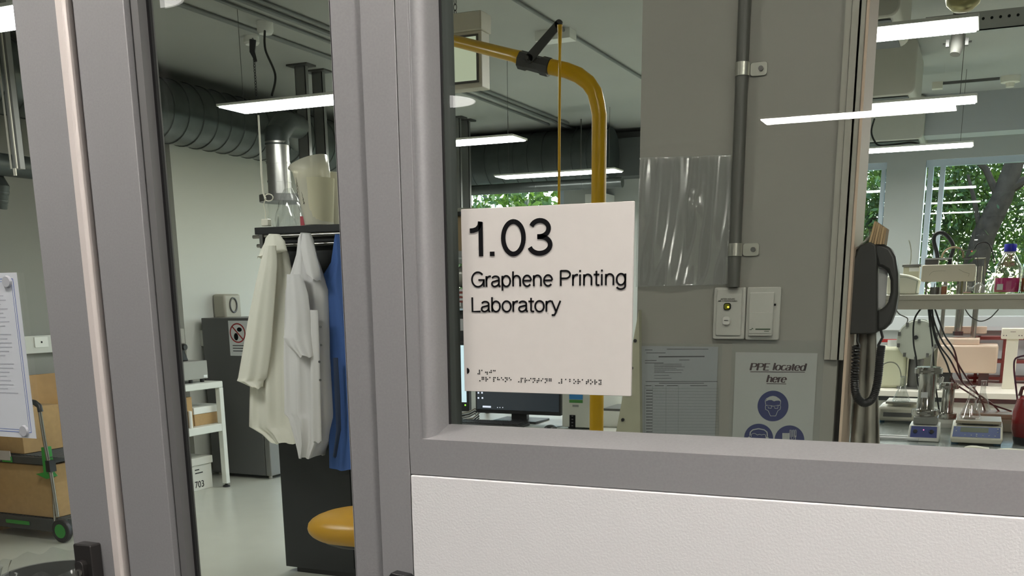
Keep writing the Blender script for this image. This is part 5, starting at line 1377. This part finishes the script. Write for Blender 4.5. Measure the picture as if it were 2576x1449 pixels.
# blue liner and gloves
flt = Q(2470, 938, 3.5)
t = flask('conical_flask', 'taller clear flask behind the balance flask near the grey instrument', 2470, 1015, 936, 46, 3.5, BZ + .075, 'conical flasks on the benches')
t = thing('low_instrument', 'low brown instrument plate behind the keypad balance', 'instrument', (Q(2500, 1020, 3.5).x, 3.5, BZ)); MB().box((-.14, -.09, 0), (.17, .12, .055)).build('body', mat('instr_beige', (.42, .36, .28), .5), t, bev=.004); MB().box((-.13, -.08, .0551), (.16, .11, .0748)).build('plate', mat('instr_plate', (.32, .27, .20), .4, .4), t, bev=.003)
# left balance with flask
YL = 3.6
t = thing('lab_balance', 'cream balance with a square pan behind the hanging cloth, under the hose flask', 'balance', (Q(2265, 1050, YL).x, YL + .1, BZ)); 
MB().box((-.10, -.12, .01), (.11, .12, .075)).build('housing', CREAM, t, bev=.012)
MB().box((-.07, -.10, .087), (.065, .09, .098)).build('weighing_pan', mat('pan_cream', (.55, .53, .45), .4), t, bev=.002); MB().box((-.04, -.06, .075), (.04, .06, .087)).build('pan_support', WHITEP, t)
MB().box((-.075, -.1215, .03), (.05, -.119, .05)).build('display', STEELD, t)
for sx in (-.08, .09):
    for sy in (-.09, .09): MB().cyl((sx, sy, 0), (sx, sy, .011), .012, 12).build('foot', MATS['foot_blue'], t)
fl = flask('conical_flask', 'clear flask with tubing on the square pan balance', 2268, 998, 934, 44, YL, BZ + .0985, 'conical flasks on the benches')
q = MB().tube(smooth([Q(x, y, YL + .02) for x, y in ((2195, 1000), (2205, 960), (2215, 925), (2232, 912), (2250, 913), (2262, 925), (2268, 950))]), .0025, 8).build('clear_tubing', mat('tubing', (.42, .43, .36), .4)); tag(q, 'thin pale tubing arching into the left flask', 'tube')
# kettle at the right edge
YKt = 3.0
p = Q(2585, 1128, YKt)
kt = thing('kettle', 'dark red kettle with a black base at the right edge of the picture', 'kettle', (p.x + .01, YKt + .05, BZ))
MB().lathe((0, 0, .0), [(0, 0), (.060, 0), (.066, .02), (.066, .03), (0, .03)], 36).build('base', BLACK, kt)
MB().lathe((0, 0, .031), [(0, 0), (.067, 0), (.076, .03), (.075, .10), (.062, .15), (.05, .16), (0, .165)], 36).build('kettle_body', mat('kettle_red', (.16, .010, .012), .25), kt)
MB().tube([(-.055, 0, .19), (-.05, 0, .22), (0, 0, .235), (.06, 0, .215)], .008, 10).build('kettle_handle', BLACK, kt)
q = MB().tube(smooth([Q(x, y, 3.15) for x, y in ((2562, 1030), (2556, 975), (2551, 930), (2553, 905), (2566, 897), (2590, 893))]), .0035, 8).build('power_flex', mat('flex_navy', (.02, .02, .05), .5)); tag(q, 'dark flex arching above the red kettle', 'cable')
# gloves on the bench edge
def glove(px, py, lab, w, rz=0):
    p = atZ(px, py, BZ); t = thing('disposable_glove', lab, 'glove', (p.x, p.y, BZ), rz, 'used gloves at the bench edge')
    m_ = MB(); m_.ball((0, 0, .008), (w, w * .5, .009), 16, 8)
    for i in range(4): m_.tube([(w * .6, (i - 1.5) * w * .22, .008), (w * 1.5, (i - 1.5) * w * .3, .006)], [.006, .004], 8)
    m_.tube([(0, w * .4, .008), (w * .4, w * .9, .008)], [.006, .004], 8)
    m_.build('glove_body', mat('latex_white', (.72, .72, .60), .6), t)
glove(2450, 1132, 'white glove crumpled in front of the keypad balance', .035); glove(2535, 1139, 'larger white glove lying at the right end of the bench edge', .05, .3)
q = atZ(2245, 1108, BZ)
for i, lab in enumerate(('rolled white tissue at the left end of the bench', 'second rolled white tissue behind the first at the bench end')):
    o_ = MB().tube([(q.x - .06, q.y + i * .06, BZ + .008), (q.x + .02, q.y + .01 + i * .06, BZ + .008), (q.x + .10, q.y + i * .06, BZ + .008)], .007, 8).build('tissue_roll', PAPER); tag(o_, lab, 'tissue')

# --- things on the side bench (5.3-6.2)
a, b = Q(2212, 872, 5.5), Q(2277, 968, 5.5)
t = thing('jerry_can', 'square cream plastic can with a red and white cap on the side bench', 'can', ((a.x + b.x) / 2, 5.55, B2)); o = t.location
MB(o).box((a.x - .03, 5.45, B2), (b.x, 5.70, a.z)).build('can_body', mat('can_cream', (.55, .56, .40), .5), t, bev=.02)
MB(o).cyl(((a.x + b.x) / 2 - .01, 5.57, a.z), ((a.x + b.x) / 2 - .01, 5.57, a.z + .04), .035, 18).build('cap', PAPER, t)
MB(o).box(((a.x + b.x) / 2 - .08, 5.56, a.z + .025), ((a.x + b.x) / 2 + .06, 5.58, a.z + .045)).build('red_lever', mat('lever_red', (.5, .03, .03), .5), t)
c = Q(2308, 855, 5.42); R = (Q(2362, 855, 5.42) - Q(2256, 855, 5.42)).length / 2
t = thing('glovebox_port', 'round grey port cover ringed with clips on a stand on the side bench', 'port', (c.x, 5.42, B2)); o = t.location
MB(o).cyl((c.x, 5.42, c.z), (c.x, 5.47, c.z), R, 48).build('cover', mat('port_grey', (.40, .42, .36), .4), t, bev=.006)
MB(o).cyl((c.x, 5.47, c.z), (c.x, 5.53, c.z), R * 1.02, 48).build('ring', STEEL, t)
MB(o).cyl((c.x - .01, 5.40, c.z + .015), (c.x - .01, 5.42, c.z + .015), .013, 16).build('centre_bolt', BLACK, t)
for i in range(10):
    an = 2 * PI * i / 10 + .3; m_ = MB(o); m_.cbox((c.x + R * .93 * math.cos(an), 5.41, c.z + R * .93 * math.sin(an)), (.016, .02, .024)); m_.build('clip', STEELD, t)
MB(o).tube([(c.x, 5.5, B2), (c.x, 5.5, c.z - R)], .045, 16).build('stand', STEELD, t)
MB(o).box((c.x - .1, 5.42, B2), (c.x + .1, 5.58, B2 + .012)).build('stand_base', STEELD, t)
# press frame: columns and crosshead
YPz = 5.75
a, b = Q(2352, 865, YPz), Q(2506, 935, YPz)
t = thing('press_machine', 'beige press with a large box body and steel columns on the side bench', 'machine', ((a.x + b.x) / 2, YPz + .15, B2)); o = t.location
BX = mat('machine_beige', (.62, .50, .40), .5)
MB(o).box((a.x + .02, YPz, Q(2400, 938, YPz).z), (b.x, YPz + .34, Q(2400, 868, YPz).z)).build('body', BX, t, bev=.012)
MB(o).box((a.x + .04, YPz + .04, B2), (a.x + .10, YPz + .3, Q(2400, 938, YPz).z)).build('foot_block', BLACK, t); MB(o).box((b.x - .10, YPz + .04, B2), (b.x - .04, YPz + .3, Q(2400, 938, YPz).z)).build('foot_block', BLACK, t)
zt2 = Q(2400, 772, YPz).z + .25; zb_2 = Q(2400, 868, YPz).z
for x, r in ((2369, .013), (2452, .018), (2412, .026)):
    zb4 = zb_2 if x != 2412 else Q(2400, 835, YPz).z
    MB(o).cyl((Q(x, 800, YPz).x, YPz + .15, zb4), (Q(x, 800, YPz).x, YPz + .15, zt2), r, 18).build('steel_column', STEEL, t)
MB(o).cyl((Q(2412, 800, YPz).x, YPz + .15, Q(2400, 846, YPz).z), (Q(2412, 800, YPz).x, YPz + .15, Q(2400, 836, YPz).z), .032, 18).build('piston_foot', BLACK, t)
MB(o).box((Q(2365, 800, YPz).x - .03, YPz + .03, zb_2), (Q(2470, 800, YPz).x, YPz + .3, Q(2400, 852, YPz).z)).build('upper_block', BX, t, bev=.006)
MB(o).box((Q(2375, 800, YPz).x, YPz + .2, Q(2400, 842, YPz).z), (Q(2486, 800, YPz).x, YPz + .3, Q(2400, 824, YPz).z)).build('cross_bar', BX, t, bev=.004)
# olive box behind
t = thing('olive_cabinet', 'olive grey instrument box between round port and beige press', 'instrument', (Q(2350, 880, 5.95).x, 6.0, B2)); MB().box((-.12, -.05, 0), (.12, .2, .25)).build('case', mat('olive_grey', (.16, .17, .13), .5), t, bev=.006)
# service pedestal
YQ = 5.6
a, b = Q(2521, 826, YQ), Q(2575, 853, YQ); c0, c1_ = Q(2528, 900, YQ), Q(2558, 900, YQ)
t = thing('service_pedestal', 'cream power pedestal with a double outlet head on the side bench', 'pedestal', ((a.x + b.x) / 2, YQ + .04, B2)); o = t.location
MB(o).box((c0.x, YQ, B2), (c1_.x, YQ + .07, b.z)).build('post', CREAM, t, bev=.003)
MB(o).box((a.x, YQ - .02, b.z), (b.x, YQ + .10, a.z)).build('outlet_head', CREAM, t, bev=.004)
m_ = MB(o)
for dx in (-.05, -.035, .035, .05): m_.cbox(((a.x + b.x) / 2 + dx, YQ - .021, (a.z + b.z) / 2 - .01), (.006, .002, .006))
m_.cbox(((a.x + b.x) / 2, YQ - .021, (a.z + b.z) / 2 + .012), (.03, .002, .003)); m_.build('sockets', STEELD, t)
# red tray machine behind pedestal
t = thing('red_rack', 'dark red equipment rack behind the press and pedestal', 'rack', (Q(2520, 900, 6.1).x, 6.1, B2))
RD = mat('rack_red', (.16, .03, .028), .5)
for dx in (-.16, .0, .16): MB().box((dx, -.05, 0), (dx + .02, .1, .30)).build('upright', RD, t)
for z in (.02, .13, .28): MB().box((-.2, -.06, z), (.35, .12, z + .02)).build('tray', RD, t)
# glass bowls on the side bench
for i, (x, w) in enumerate(((2352, .05), (2322, .045))):
    p = Q(x, 960, 5.4); t = MB((p.x, 5.4, B2)).lathe((p.x, 5.4, B2), [(0, .002), (w * .8, .002), (w, .07), (w * 1.04, .08)], 28, False).build('glass_beaker', CLEAR, thick=.0015); tag(t, ('clear beaker right of the steel chamber on the side bench', 'clear beaker beneath the round port on the side bench')[i], 'beaker')

# --- things on the shelf
def SX(x, Y=YSF + .1): return Q(x, 740, Y).x
# rounded white device at the left
p0_, p1_ = Q(2222, 740, YSF + .06), Q(2319, 740, YSF + .06)
def DV(x, y): return Q(2190 + x / 6.674, 600 + y / 6.674, YSF + .06)
pr = [(DV(x, y).x, DV(x, y).z) for x, y in ((270, 940), (765, 940), (770, 860), (800, 720), (795, 680), (720, 640), (620, 605), (500, 590), (380, 600), (270, 640))]
pr = [(x, max(z, SZ + .001)) for x, z in pr]
pr[0] = (pr[0][0], SZ + .001); pr[1] = (pr[1][0], SZ + .001)
t = thing('centrifuge', 'rounded cream lidded device at the left end of the reagent shelf', 'device', ((pr[0][0] + pr[1][0]) / 2, YSF + .15, SZ)); o = t.location
MB(o).prism(pr, 1, YSF + .06, YSF + .28).build('housing', mat('device_cream', (.85, .86, .74), .4), t, bev=.006)
m_ = MB(o); pl2 = [DV(x, y) for x, y in ((470, 650), (600, 652), (720, 690), (785, 712), (770, 860), (762, 935))]
ribbon(m_, [(p.x, p.z) for p in pl2], .0012, lambda a, b, d: (a, YSF + .0595 - .0003 * d, b)); m_.build('lid_seam', mat('seam_green', (.2, .3, .25), .5), t)
t = thing('parts_tub', 'clear tub with a paper label and dark lid behind the rounded device', 'tub', (DV(690, 500).x, YSF + .33, SZ)); 
YTb = YSF + .29
a, b = Q(2190 + 550 / 6.674, 600 + 480 / 6.674, YTb), Q(2190 + 820 / 6.674, 600 + 600 / 6.674, YTb)
t.location = ((a.x + b.x) / 2, YTb, SZ); o = t.location
MB(o).box((a.x, YTb, SZ), (b.x, YTb + .045, a.z)).build('tub_body', mat('tub_milky', (.50, .49, .38), .4), t, bev=.004)
MB(o).box((a.x - .005, YTb - .002, a.z), (b.x + .004, YTb + .047, a.z + .012)).build('lid', STEELD, t, bev=.002)
MB(o).box(((a.x + b.x) / 2 - .01, YTb - .0015, a.z - .02), (b.x - .002, YTb, a.z - .003)).build('label', PAPER, t)
MB(o).tube([DV(662, 440), DV(680, 330), DV(682, 200), DV(665, 100), DV(645, 30)], .0022, 6).build('pipette_tip', mat('pip', (.6, .62, .5), .3), t)
# beige box on stand
YV = YSF + .08
def BV(x, y): return Q(2190 + x / 6.674, 600 + y / 6.674, YV)
a, b = BV(862, 445), BV(1745, 715)
t = thing('beige_analyser', 'long beige box raised on posts above the reagent shelf', 'analyser', ((a.x + b.x) / 2, YV + .08, SZ)); o = t.location
MB(o).rbox(((a.x + b.x) / 2, YV + .08, (a.z + b.z) / 2), (b.x - a.x, .16, a.z - b.z), .008, 1).build('analyser_box', mat('analyser_beige', (.80, .75, .62), .45), t, bev=.003)
for x, m in ((930, STEEL), (1460, STEEL), (1530, mat('olive_post', (.28, .27, .12), .3))):
    p = BV(x, 800); MB(o).box((p.x - .004, YV + .03, SZ), (p.x + .004, YV + .05, b.z)).build('post', m, t)
m_ = MB(o); ribbon(m_, [(BV(x, y).x, BV(x, y).z) for x, y in ((985, 620), (1010, 580), (1060, 550), (1150, 545), (1260, 545))], .0012, lambda x, z, d: (x, YV - .0003 - .0003 * d, z))
ribbon(m_, [(BV(x, y).x, BV(x, y).z) for x, y in ((1480, 515), (1560, 560), (1660, 590), (1640, 635))], .0016, lambda x, z, d: (x, YV - .0003 - .0003 * d, z)); m_.build('scuff_mark', mat('scuff', (.40, .37, .29), .6), t)
MB(o).box((BV(915, 340).x, YV + .02, BV(900, 438).z), (BV(1140, 340).x, YV + .12, BV(900, 355).z)).build('dark_module', STEELD, t)
MB(o).box((BV(910, 340).x, YV + .01, BV(900, 355).z), (BV(1370, 340).x, YV + .13, BV(900, 330).z)).build('white_plate', PAPER, t)
MB(o).box((BV(1300, 340).x, YV + .02, BV(900, 438).z), (BV(1368, 340).x, YV + .12, BV(900, 355).z)).build('black_module', BLACK, t)
MB(o).tube([BV(1470, 430), BV(1462, 300), BV(1478, 180), BV(1600, 205), BV(1790, 180), BV(1800, 300), BV(1790, 640)], .0022, 8).build('wire_frame', STEELD, t)
MB(o).cbox((BV(1620, 330).x, YV + .03, BV(1620, 330).z), (.036, .05, .004)).build('black_stage', BLACK, t)
MB(o).ball(BV(1700, 215), (.003, .003, .003), 10, 6).build('red_bead', mat('bead_red', (.7, .1, .1), .4, emit=(1, .2, .2), es=.6), t)
q = MB().tube(smooth([BV(x, y) + Vector((0, .1, 0)) for x, y in ((1110, 340), (1095, 220), (1060, 100), (1045, 0), (1070, -80), (1150, -120), (1230, -95), (1300, -30), (1360, 60), (1380, 150), (1340, 280), (1320, 350))]), .0085, 14).build('black_hose', BLACK); tag(q, 'thick black hose looping above the beige analyser', 'hose')
q = MB().tube(smooth([BV(x, y) + Vector((0, .05, 0)) for x, y in ((1185, 330), (1215, 240), (1290, 170), (1400, 140), (1500, 165), (1550, 230), (1545, 320))]), .004, 10).build('tan_tube', mat('tan_rubber', (.36, .27, .15), .5)); tag(q, 'tan rubber tube arching on top of the beige analyser', 'tube')
q = MB().tube(smooth([BV(x, y) + Vector((0, .12, 0)) for x, y in ((1730, 180), (1780, 90), (1850, 50), (1930, 45), (2000, 90), (2050, 220), (2085, 400))]), .003, 8).build('black_cable', BLACK); tag(q, 'thin black cable arching between analyser and magenta bottle', 'cable')
q = MB().tube([BV(1920, 640), BV(1925, 330), BV(1750, 340)], .004, 4).build('metal_bracket', mat('bracket_olive', (.34, .34, .26), .4, .4)); tag(q, 'pale metal angle frame right of the beige analyser', 'frame')
# pen cup, vials, box, plastic film under the box
def cyl_thing(name, lab, cat, x, y0_, y1_, w, m, Y=YSF + .10, grp=None, part='glass'):
    a, b = Q(2190 + (x - w / 2) / 6.674, 740, Y), Q(2190 + (x + w / 2) / 6.674, 740, Y); r = (b.x - a.x) / 2
    h = Q(2200, 600 + y0_ / 6.674, Y).z - Q(2200, 600 + y1_ / 6.674, Y).z
    t = thing(name, lab, cat, ((a.x + b.x) / 2, Y, SZ), 0, grp)
    MB().lathe((0, 0, 0), [(0, 0), (r, 0), (r, h), (r * .92, h), (r * .9, .003), (0, .003)], 24).build(part, m, t); return t, r, h
t, r, h = cyl_thing('pen_cup', 'dark mesh cup holding pens under the beige analyser', 'cup', 1065, 810, 930, 150, STEELD, part='cup')
for i in range(3): MB().cyl((-.004 + i * .006, 0, .004), (.0 + i * .010, 0, h + .016), .0016, 6).build('pen', (BLACK, BLUE, STEEL)[i], t)
t, r, h = cyl_thing('orange_vial', 'small orange labelled vial right of the pen cup', 'vial', 1225, 770, 900, 95, mat('vial_orange', (.35, .13, .06), .4)); MB().cyl((0, 0, h), (0, 0, h + .006), r * .9, 16).build('cap', PAPER, t)
t, r, h = cyl_thing('white_vial', 'small white vial beside the orange one', 'vial', 1165, 780, 900, 50, WHITEP)
t, r, h = cyl_thing('clear_beaker', 'clear beaker between the analyser posts', 'beaker', 1390, 770, 930, 130, CLEAR)
def film(u, v):
    a = BV(1600, 930); b = BV(2060, 930); x = a.x + (b.x - a.x) * u; return (x, YSF + .12 + .13 * v, SZ + .002 + (.048 * math.sin(PI * v) * (.5 + .5 * u)) * (1 + .25 * math.sin(13 * u + 5 * v)) + .006 * math.sin(31 * u + 17 * v) ** 2)
q = MB().grid(film, 40, 16).build('plastic_film', CRINK, sharp=70); tag(q, 'heap of crinkled clear film left of the magenta bottle', 'film')
q = MB().box((BV(1560, 930).x, YSF + .02, SZ), (BV(2260, 930).x, YSF + .14, SZ + .004)).build('green_sheet', mat('green_card', (.22, .33, .10), .6)); tag(q, 'thin green card lying on the shelf before the magenta bottle', 'card')
q = MB().box((BV(1560, 900).x, YSF + .02, SZ + .0045), (BV(1680, 930).x, YSF + .10, SZ + .010)).build('pink_pad', mat('pink_pad', (.60, .42, .36), .6)); tag(q, 'pale pink pad lying by the analyser post', 'pad')
q = MB().box((BV(1620, 870).x, YSF + .16, SZ), (BV(1720, 900).x, YSF + .2, SZ + .012)).build('black_marker', BLACK); tag(q, 'black marker lying behind the pink pad', 'marker')
# bottles
def bottle(lab, px, wpx, liq, level, Y=YSF + .09, cap=True):
    a, b = Q(px - wpx / 2, 735, Y), Q(px + wpx / 2, 735, Y); R = (b.x - a.x) / 2
    H = .205
    t = thing('reagent_bottle', lab, 'bottle', ((a.x + b.x) / 2, Y, SZ + .0045), 0, 'screw cap bottles on the shelf')
    MB().lathe((0, 0, 0), [(0, 0), (R * .95, 0), (R, .006), (R, H * .50), (R * .93, H * .56), (R * .55, H * .73), (R * .36, H * .79), (R * .34, H * .9)], 40, False).build('bottle_glass', CLEAR, t, thick=.0016)
    MB().lathe((0, 0, .003), [(0, 0), (R * .93, 0), (R * .95, .01), (R * .95, level), (0, level)], 40).build('liquid', liq, t)
    MB().lathe((0, 0, H * .78), [(R * .36, 0), (R * .42, .002), (R * .42, .007), (R * .36, .009)], 28).build('pouring_ring', WHITEP, t)
    MB().lathe((0, 0, H * .82), [(0, 0), (R * .46, 0), (R * .48, .004), (R * .48, H * .135), (R * .45, H * .15), (0, H * .15)], 32).build('screw_cap', mat('cap_blue', (.01, .015, .42), .4), t)
    MB().prism([(x_, z_) for x_, z_ in ((-R * .75, .012), (-R * .3, .012), (-R * .3, .036), (-R * .75, .036))], 1, -R * 1.0 - .001, -R * .7).build('label', PAPER, t)
    return t
MAG = mat('magenta_liquid', (.75, .0, .22), .15, emit=(.9, 0, .3), es=.0)
AMB = mat('amber_liquid', (.55, .24, .02), .2)
bottle('clear screw cap bottle with magenta liquid and blue cap', 2531, 66, MAG, .058)
bottle('clear screw cap bottle with amber liquid cut by the right edge', 2598, 66, AMB, .055)
# cables hanging below the shelf
YC2 = 3.55
bun = (((2335, 772), (2340, 820), (2345, 860), (2348, 905), (2352, 960), (2362, 1030), (2366, 1050)), ((2345, 772), (2350, 830), (2365, 870), (2390, 905), (2420, 960), (2450, 985), (2500, 1020), (2540, 1070)),
       ((2342, 772), (2352, 815), (2372, 860), (2395, 890), (2425, 940), (2465, 1000), (2480, 1040)), ((2338, 772), (2352, 850), (2380, 910), (2400, 960), (2440, 990), (2475, 1010), (2545, 1035)),
       ((2318, 775), (2300, 805), (2298, 860), (2305, 905), (2308, 960), (2314, 975)), ((2350, 772), (2375, 840), (2400, 880), (2412, 930), (2420, 960)))
labs = ('black cable dropping straight from the shelf to the chambers', 'black cable curving right from the shelf towards the kettle', 'black cable running down behind the balance flask', 'black cable crossing low behind the balance', 'black cable hanging left of the others past the round port', 'black cable ending behind the second steel chamber')
for pts, lab in zip(bun, labs):
    P_ = [Vector((*q, 0)) for q in pts]; sm = []
    for i in range(len(P_) - 1):
        g = lambda k: P_[max(0, min(len(P_) - 1, k))]
        for s in range(6):
            f = s / 6; a, b, c, d = g(i - 1), g(i), g(i + 1), g(i + 2)
            q = .5 * ((2 * b) + (c - a) * f + (2 * a - 5 * b + 4 * c - d) * f * f + (3 * b - a - 3 * c + d) * f ** 3); sm.append(Q(q.x, q.y, YC2))
    sm.append(Q(*pts[-1], YC2))
    o_ = MB().tube(sm, .0038, 8).build('black_cable', BLACK); tag(o_, lab, 'cable')
for pts, lab, m in ((((2250, 772), (2262, 790), (2282, 800), (2282, 812)), 'thin grey tube curling below the shelf at the left', mat('tube_grey', (.3, .3, .28), .5)), (((2425, 772), (2440, 795), (2465, 808), (2490, 800), (2512, 778)), 'dark cable sagging below the shelf at the right', STEELD)):
    o_ = MB().tube(smooth([Q(*p, YSF + .25) for p in pts]), .0025, 8).build('thin_cable', m); tag(o_, lab, 'cable')

# ================================================================== OUTSIDE
GZ = -3.5
struct(MB().box((-40, YB + .25, GZ - .1), (40, 70, GZ)).build('ground_outside', mat('garden_ground', (.10, .13, .05), .9, noise=.3, nscale=2)))
lm_ = bpy.data.materials.new('tree_leaf'); lm_.use_nodes = True; nt = lm_.node_tree; n = nt.nodes; l = nt.links
b_ = n['Principled BSDF']; b_.inputs['Roughness'].default_value = .45
tc = n.new('ShaderNodeTexCoord'); ns = n.new('ShaderNodeTexNoise'); ns.inputs['Scale'].default_value = 2.2; ns.inputs['Detail'].default_value = 6; ns.inputs['Roughness'].default_value = .8
rp_ = n.new('ShaderNodeValToRGB'); rp_.color_ramp.elements[0].position = .35; rp_.color_ramp.elements[0].color = (.012, .028, .010, 1)
rp_.color_ramp.elements[1].position = .68; rp_.color_ramp.elements[1].color = (.17, .28, .035, 1)
l.new(tc.outputs['Object'], ns.inputs['Vector']); l.new(ns.outputs['Fac'], rp_.inputs['Fac']); l.new(rp_.outputs['Color'], b_.inputs['Base Color'])
tl_ = n.new('ShaderNodeBsdfTranslucent'); l.new(rp_.outputs['Color'], tl_.inputs['Color']); ms = n.new('ShaderNodeMixShader'); ms.inputs[0].default_value = .45
out = [q for q in n if q.type == 'OUTPUT_MATERIAL'][0]; l.new(b_.outputs[0], ms.inputs[1]); l.new(tl_.outputs[0], ms.inputs[2]); l.new(ms.outputs[0], out.inputs['Surface'])
BARK = mat('tree_bark', (.05, .036, .024), .95, spec=.05, noise=.3, nscale=12, bump=.6, bscale=30)
def crown(t, c, d, nl, size, seed):
    r = random.Random(seed); m_ = MB()
    cl_ = [(Vector((r.gauss(0, .5) * d[0], r.gauss(0, .5) * d[1], r.gauss(0, .5) * d[2])) + Vector(c)) for _ in range(nl // 28)]
    for cc in cl_:
        for _ in range(28):
            p = cc + Vector((r.gauss(0, .22), r.gauss(0, .22), r.gauss(0, .20)))
            u = Vector((r.gauss(0, 1), r.gauss(0, 1), r.gauss(0, 1))).normalized(); w = u.cross(Vector((r.gauss(0, 1), r.gauss(0, 1), r.gauss(0, 1)))).normalized()
            s = size * r.uniform(.6, 1.3); m_.v += [p - u * s, p + w * s * .38 - u * .1 * s, p + u * s, p - w * s * .38 - u * .1 * s]; k = len(m_.v); m_.f.append((k - 4, k - 3, k - 2, k - 1))
    m_.v = [v - Vector(t.location) for v in m_.v]
    me = bpy.data.meshes.new('crown'); me.from_pydata([tuple(v) for v in m_.v], [], m_.f); me.materials.append(lm_)
    o = bpy.data.objects.new('crown', me); COL.objects.link(o); o.parent = t
def tree(lab, x, Y, c, d, nl, size, seed, trunkpts=None, rr=.2, branches=()):
    t = thing('tree', lab, 'tree', (x, Y, GZ), 0, 'trees outside the windows')
    crown(t, c, d, nl, size, seed)
    tp = trunkpts or [(x, Y, GZ), (x + .1, Y, 0), (x, Y, 2.5)]
    MB(t.location).tube(tp, [rr * (1.15 - .5 * i / max(1, len(tp) - 1)) for i in range(len(tp))], 14).build('trunk', BARK, t)
    for bpts, r0 in branches: MB(t.location).tube(bpts, [r0 * (1 - .6 * i / (len(bpts) - 1)) for i in range(len(bpts))], 8).build('branch', BARK, t)
YT1 = 13.5
def TT(x, y, Y=YT1): return atY(x, y, Y)
tree('big leaning tree with a thick trunk seen through the right window', TT(2440, 700).x, YT1, (TT(2450, 430).x, YT1 + 1.2, TT(2470, 450).z), (1.7, .8, 1.5), 14000, .052, 3,
     [TT(2430, 1100), TT(2445, 700), TT(2475, 590), TT(2520, 500), TT(2555, 400), TT(2590, 300)], .15,
     (([TT(2515, 505), TT(2480, 425), TT(2440, 385), TT(2400, 375)], .05), ([TT(2545, 470), TT(2576, 455), TT(2620, 450)], .08), ([TT(2470, 600), TT(2450, 500), TT(2435, 440)], .04)))
tree('dark leafy tree behind the pale wall pillar', TT(2200, 600, 14.5).x, 14.5, (TT(2215, 520, 14.5).x, 14.5, 2.4), (1.5, 1.0, 1.8), 9000, .06, 5)
tree('bright bushy tree outside the far left window', TT(1290, 520, 14).x, 14, (TT(1280, 520, 14).x, 14, 2.2), (2.2, 1.0, 1.4), 8000, .09, 8)
tree('tree standing right of the leaning trunk', 2.9, 15.5, (2.6, 15.5, 2.3), (1.6, 1.2, 2.0), 5000, .10, 11)
tree('shadowy background tree filling the gap between the trunks', .6, 18.5, (.6, 18.5, .6), (3.0, 1.0, 1.5), 5000, .12, 13)
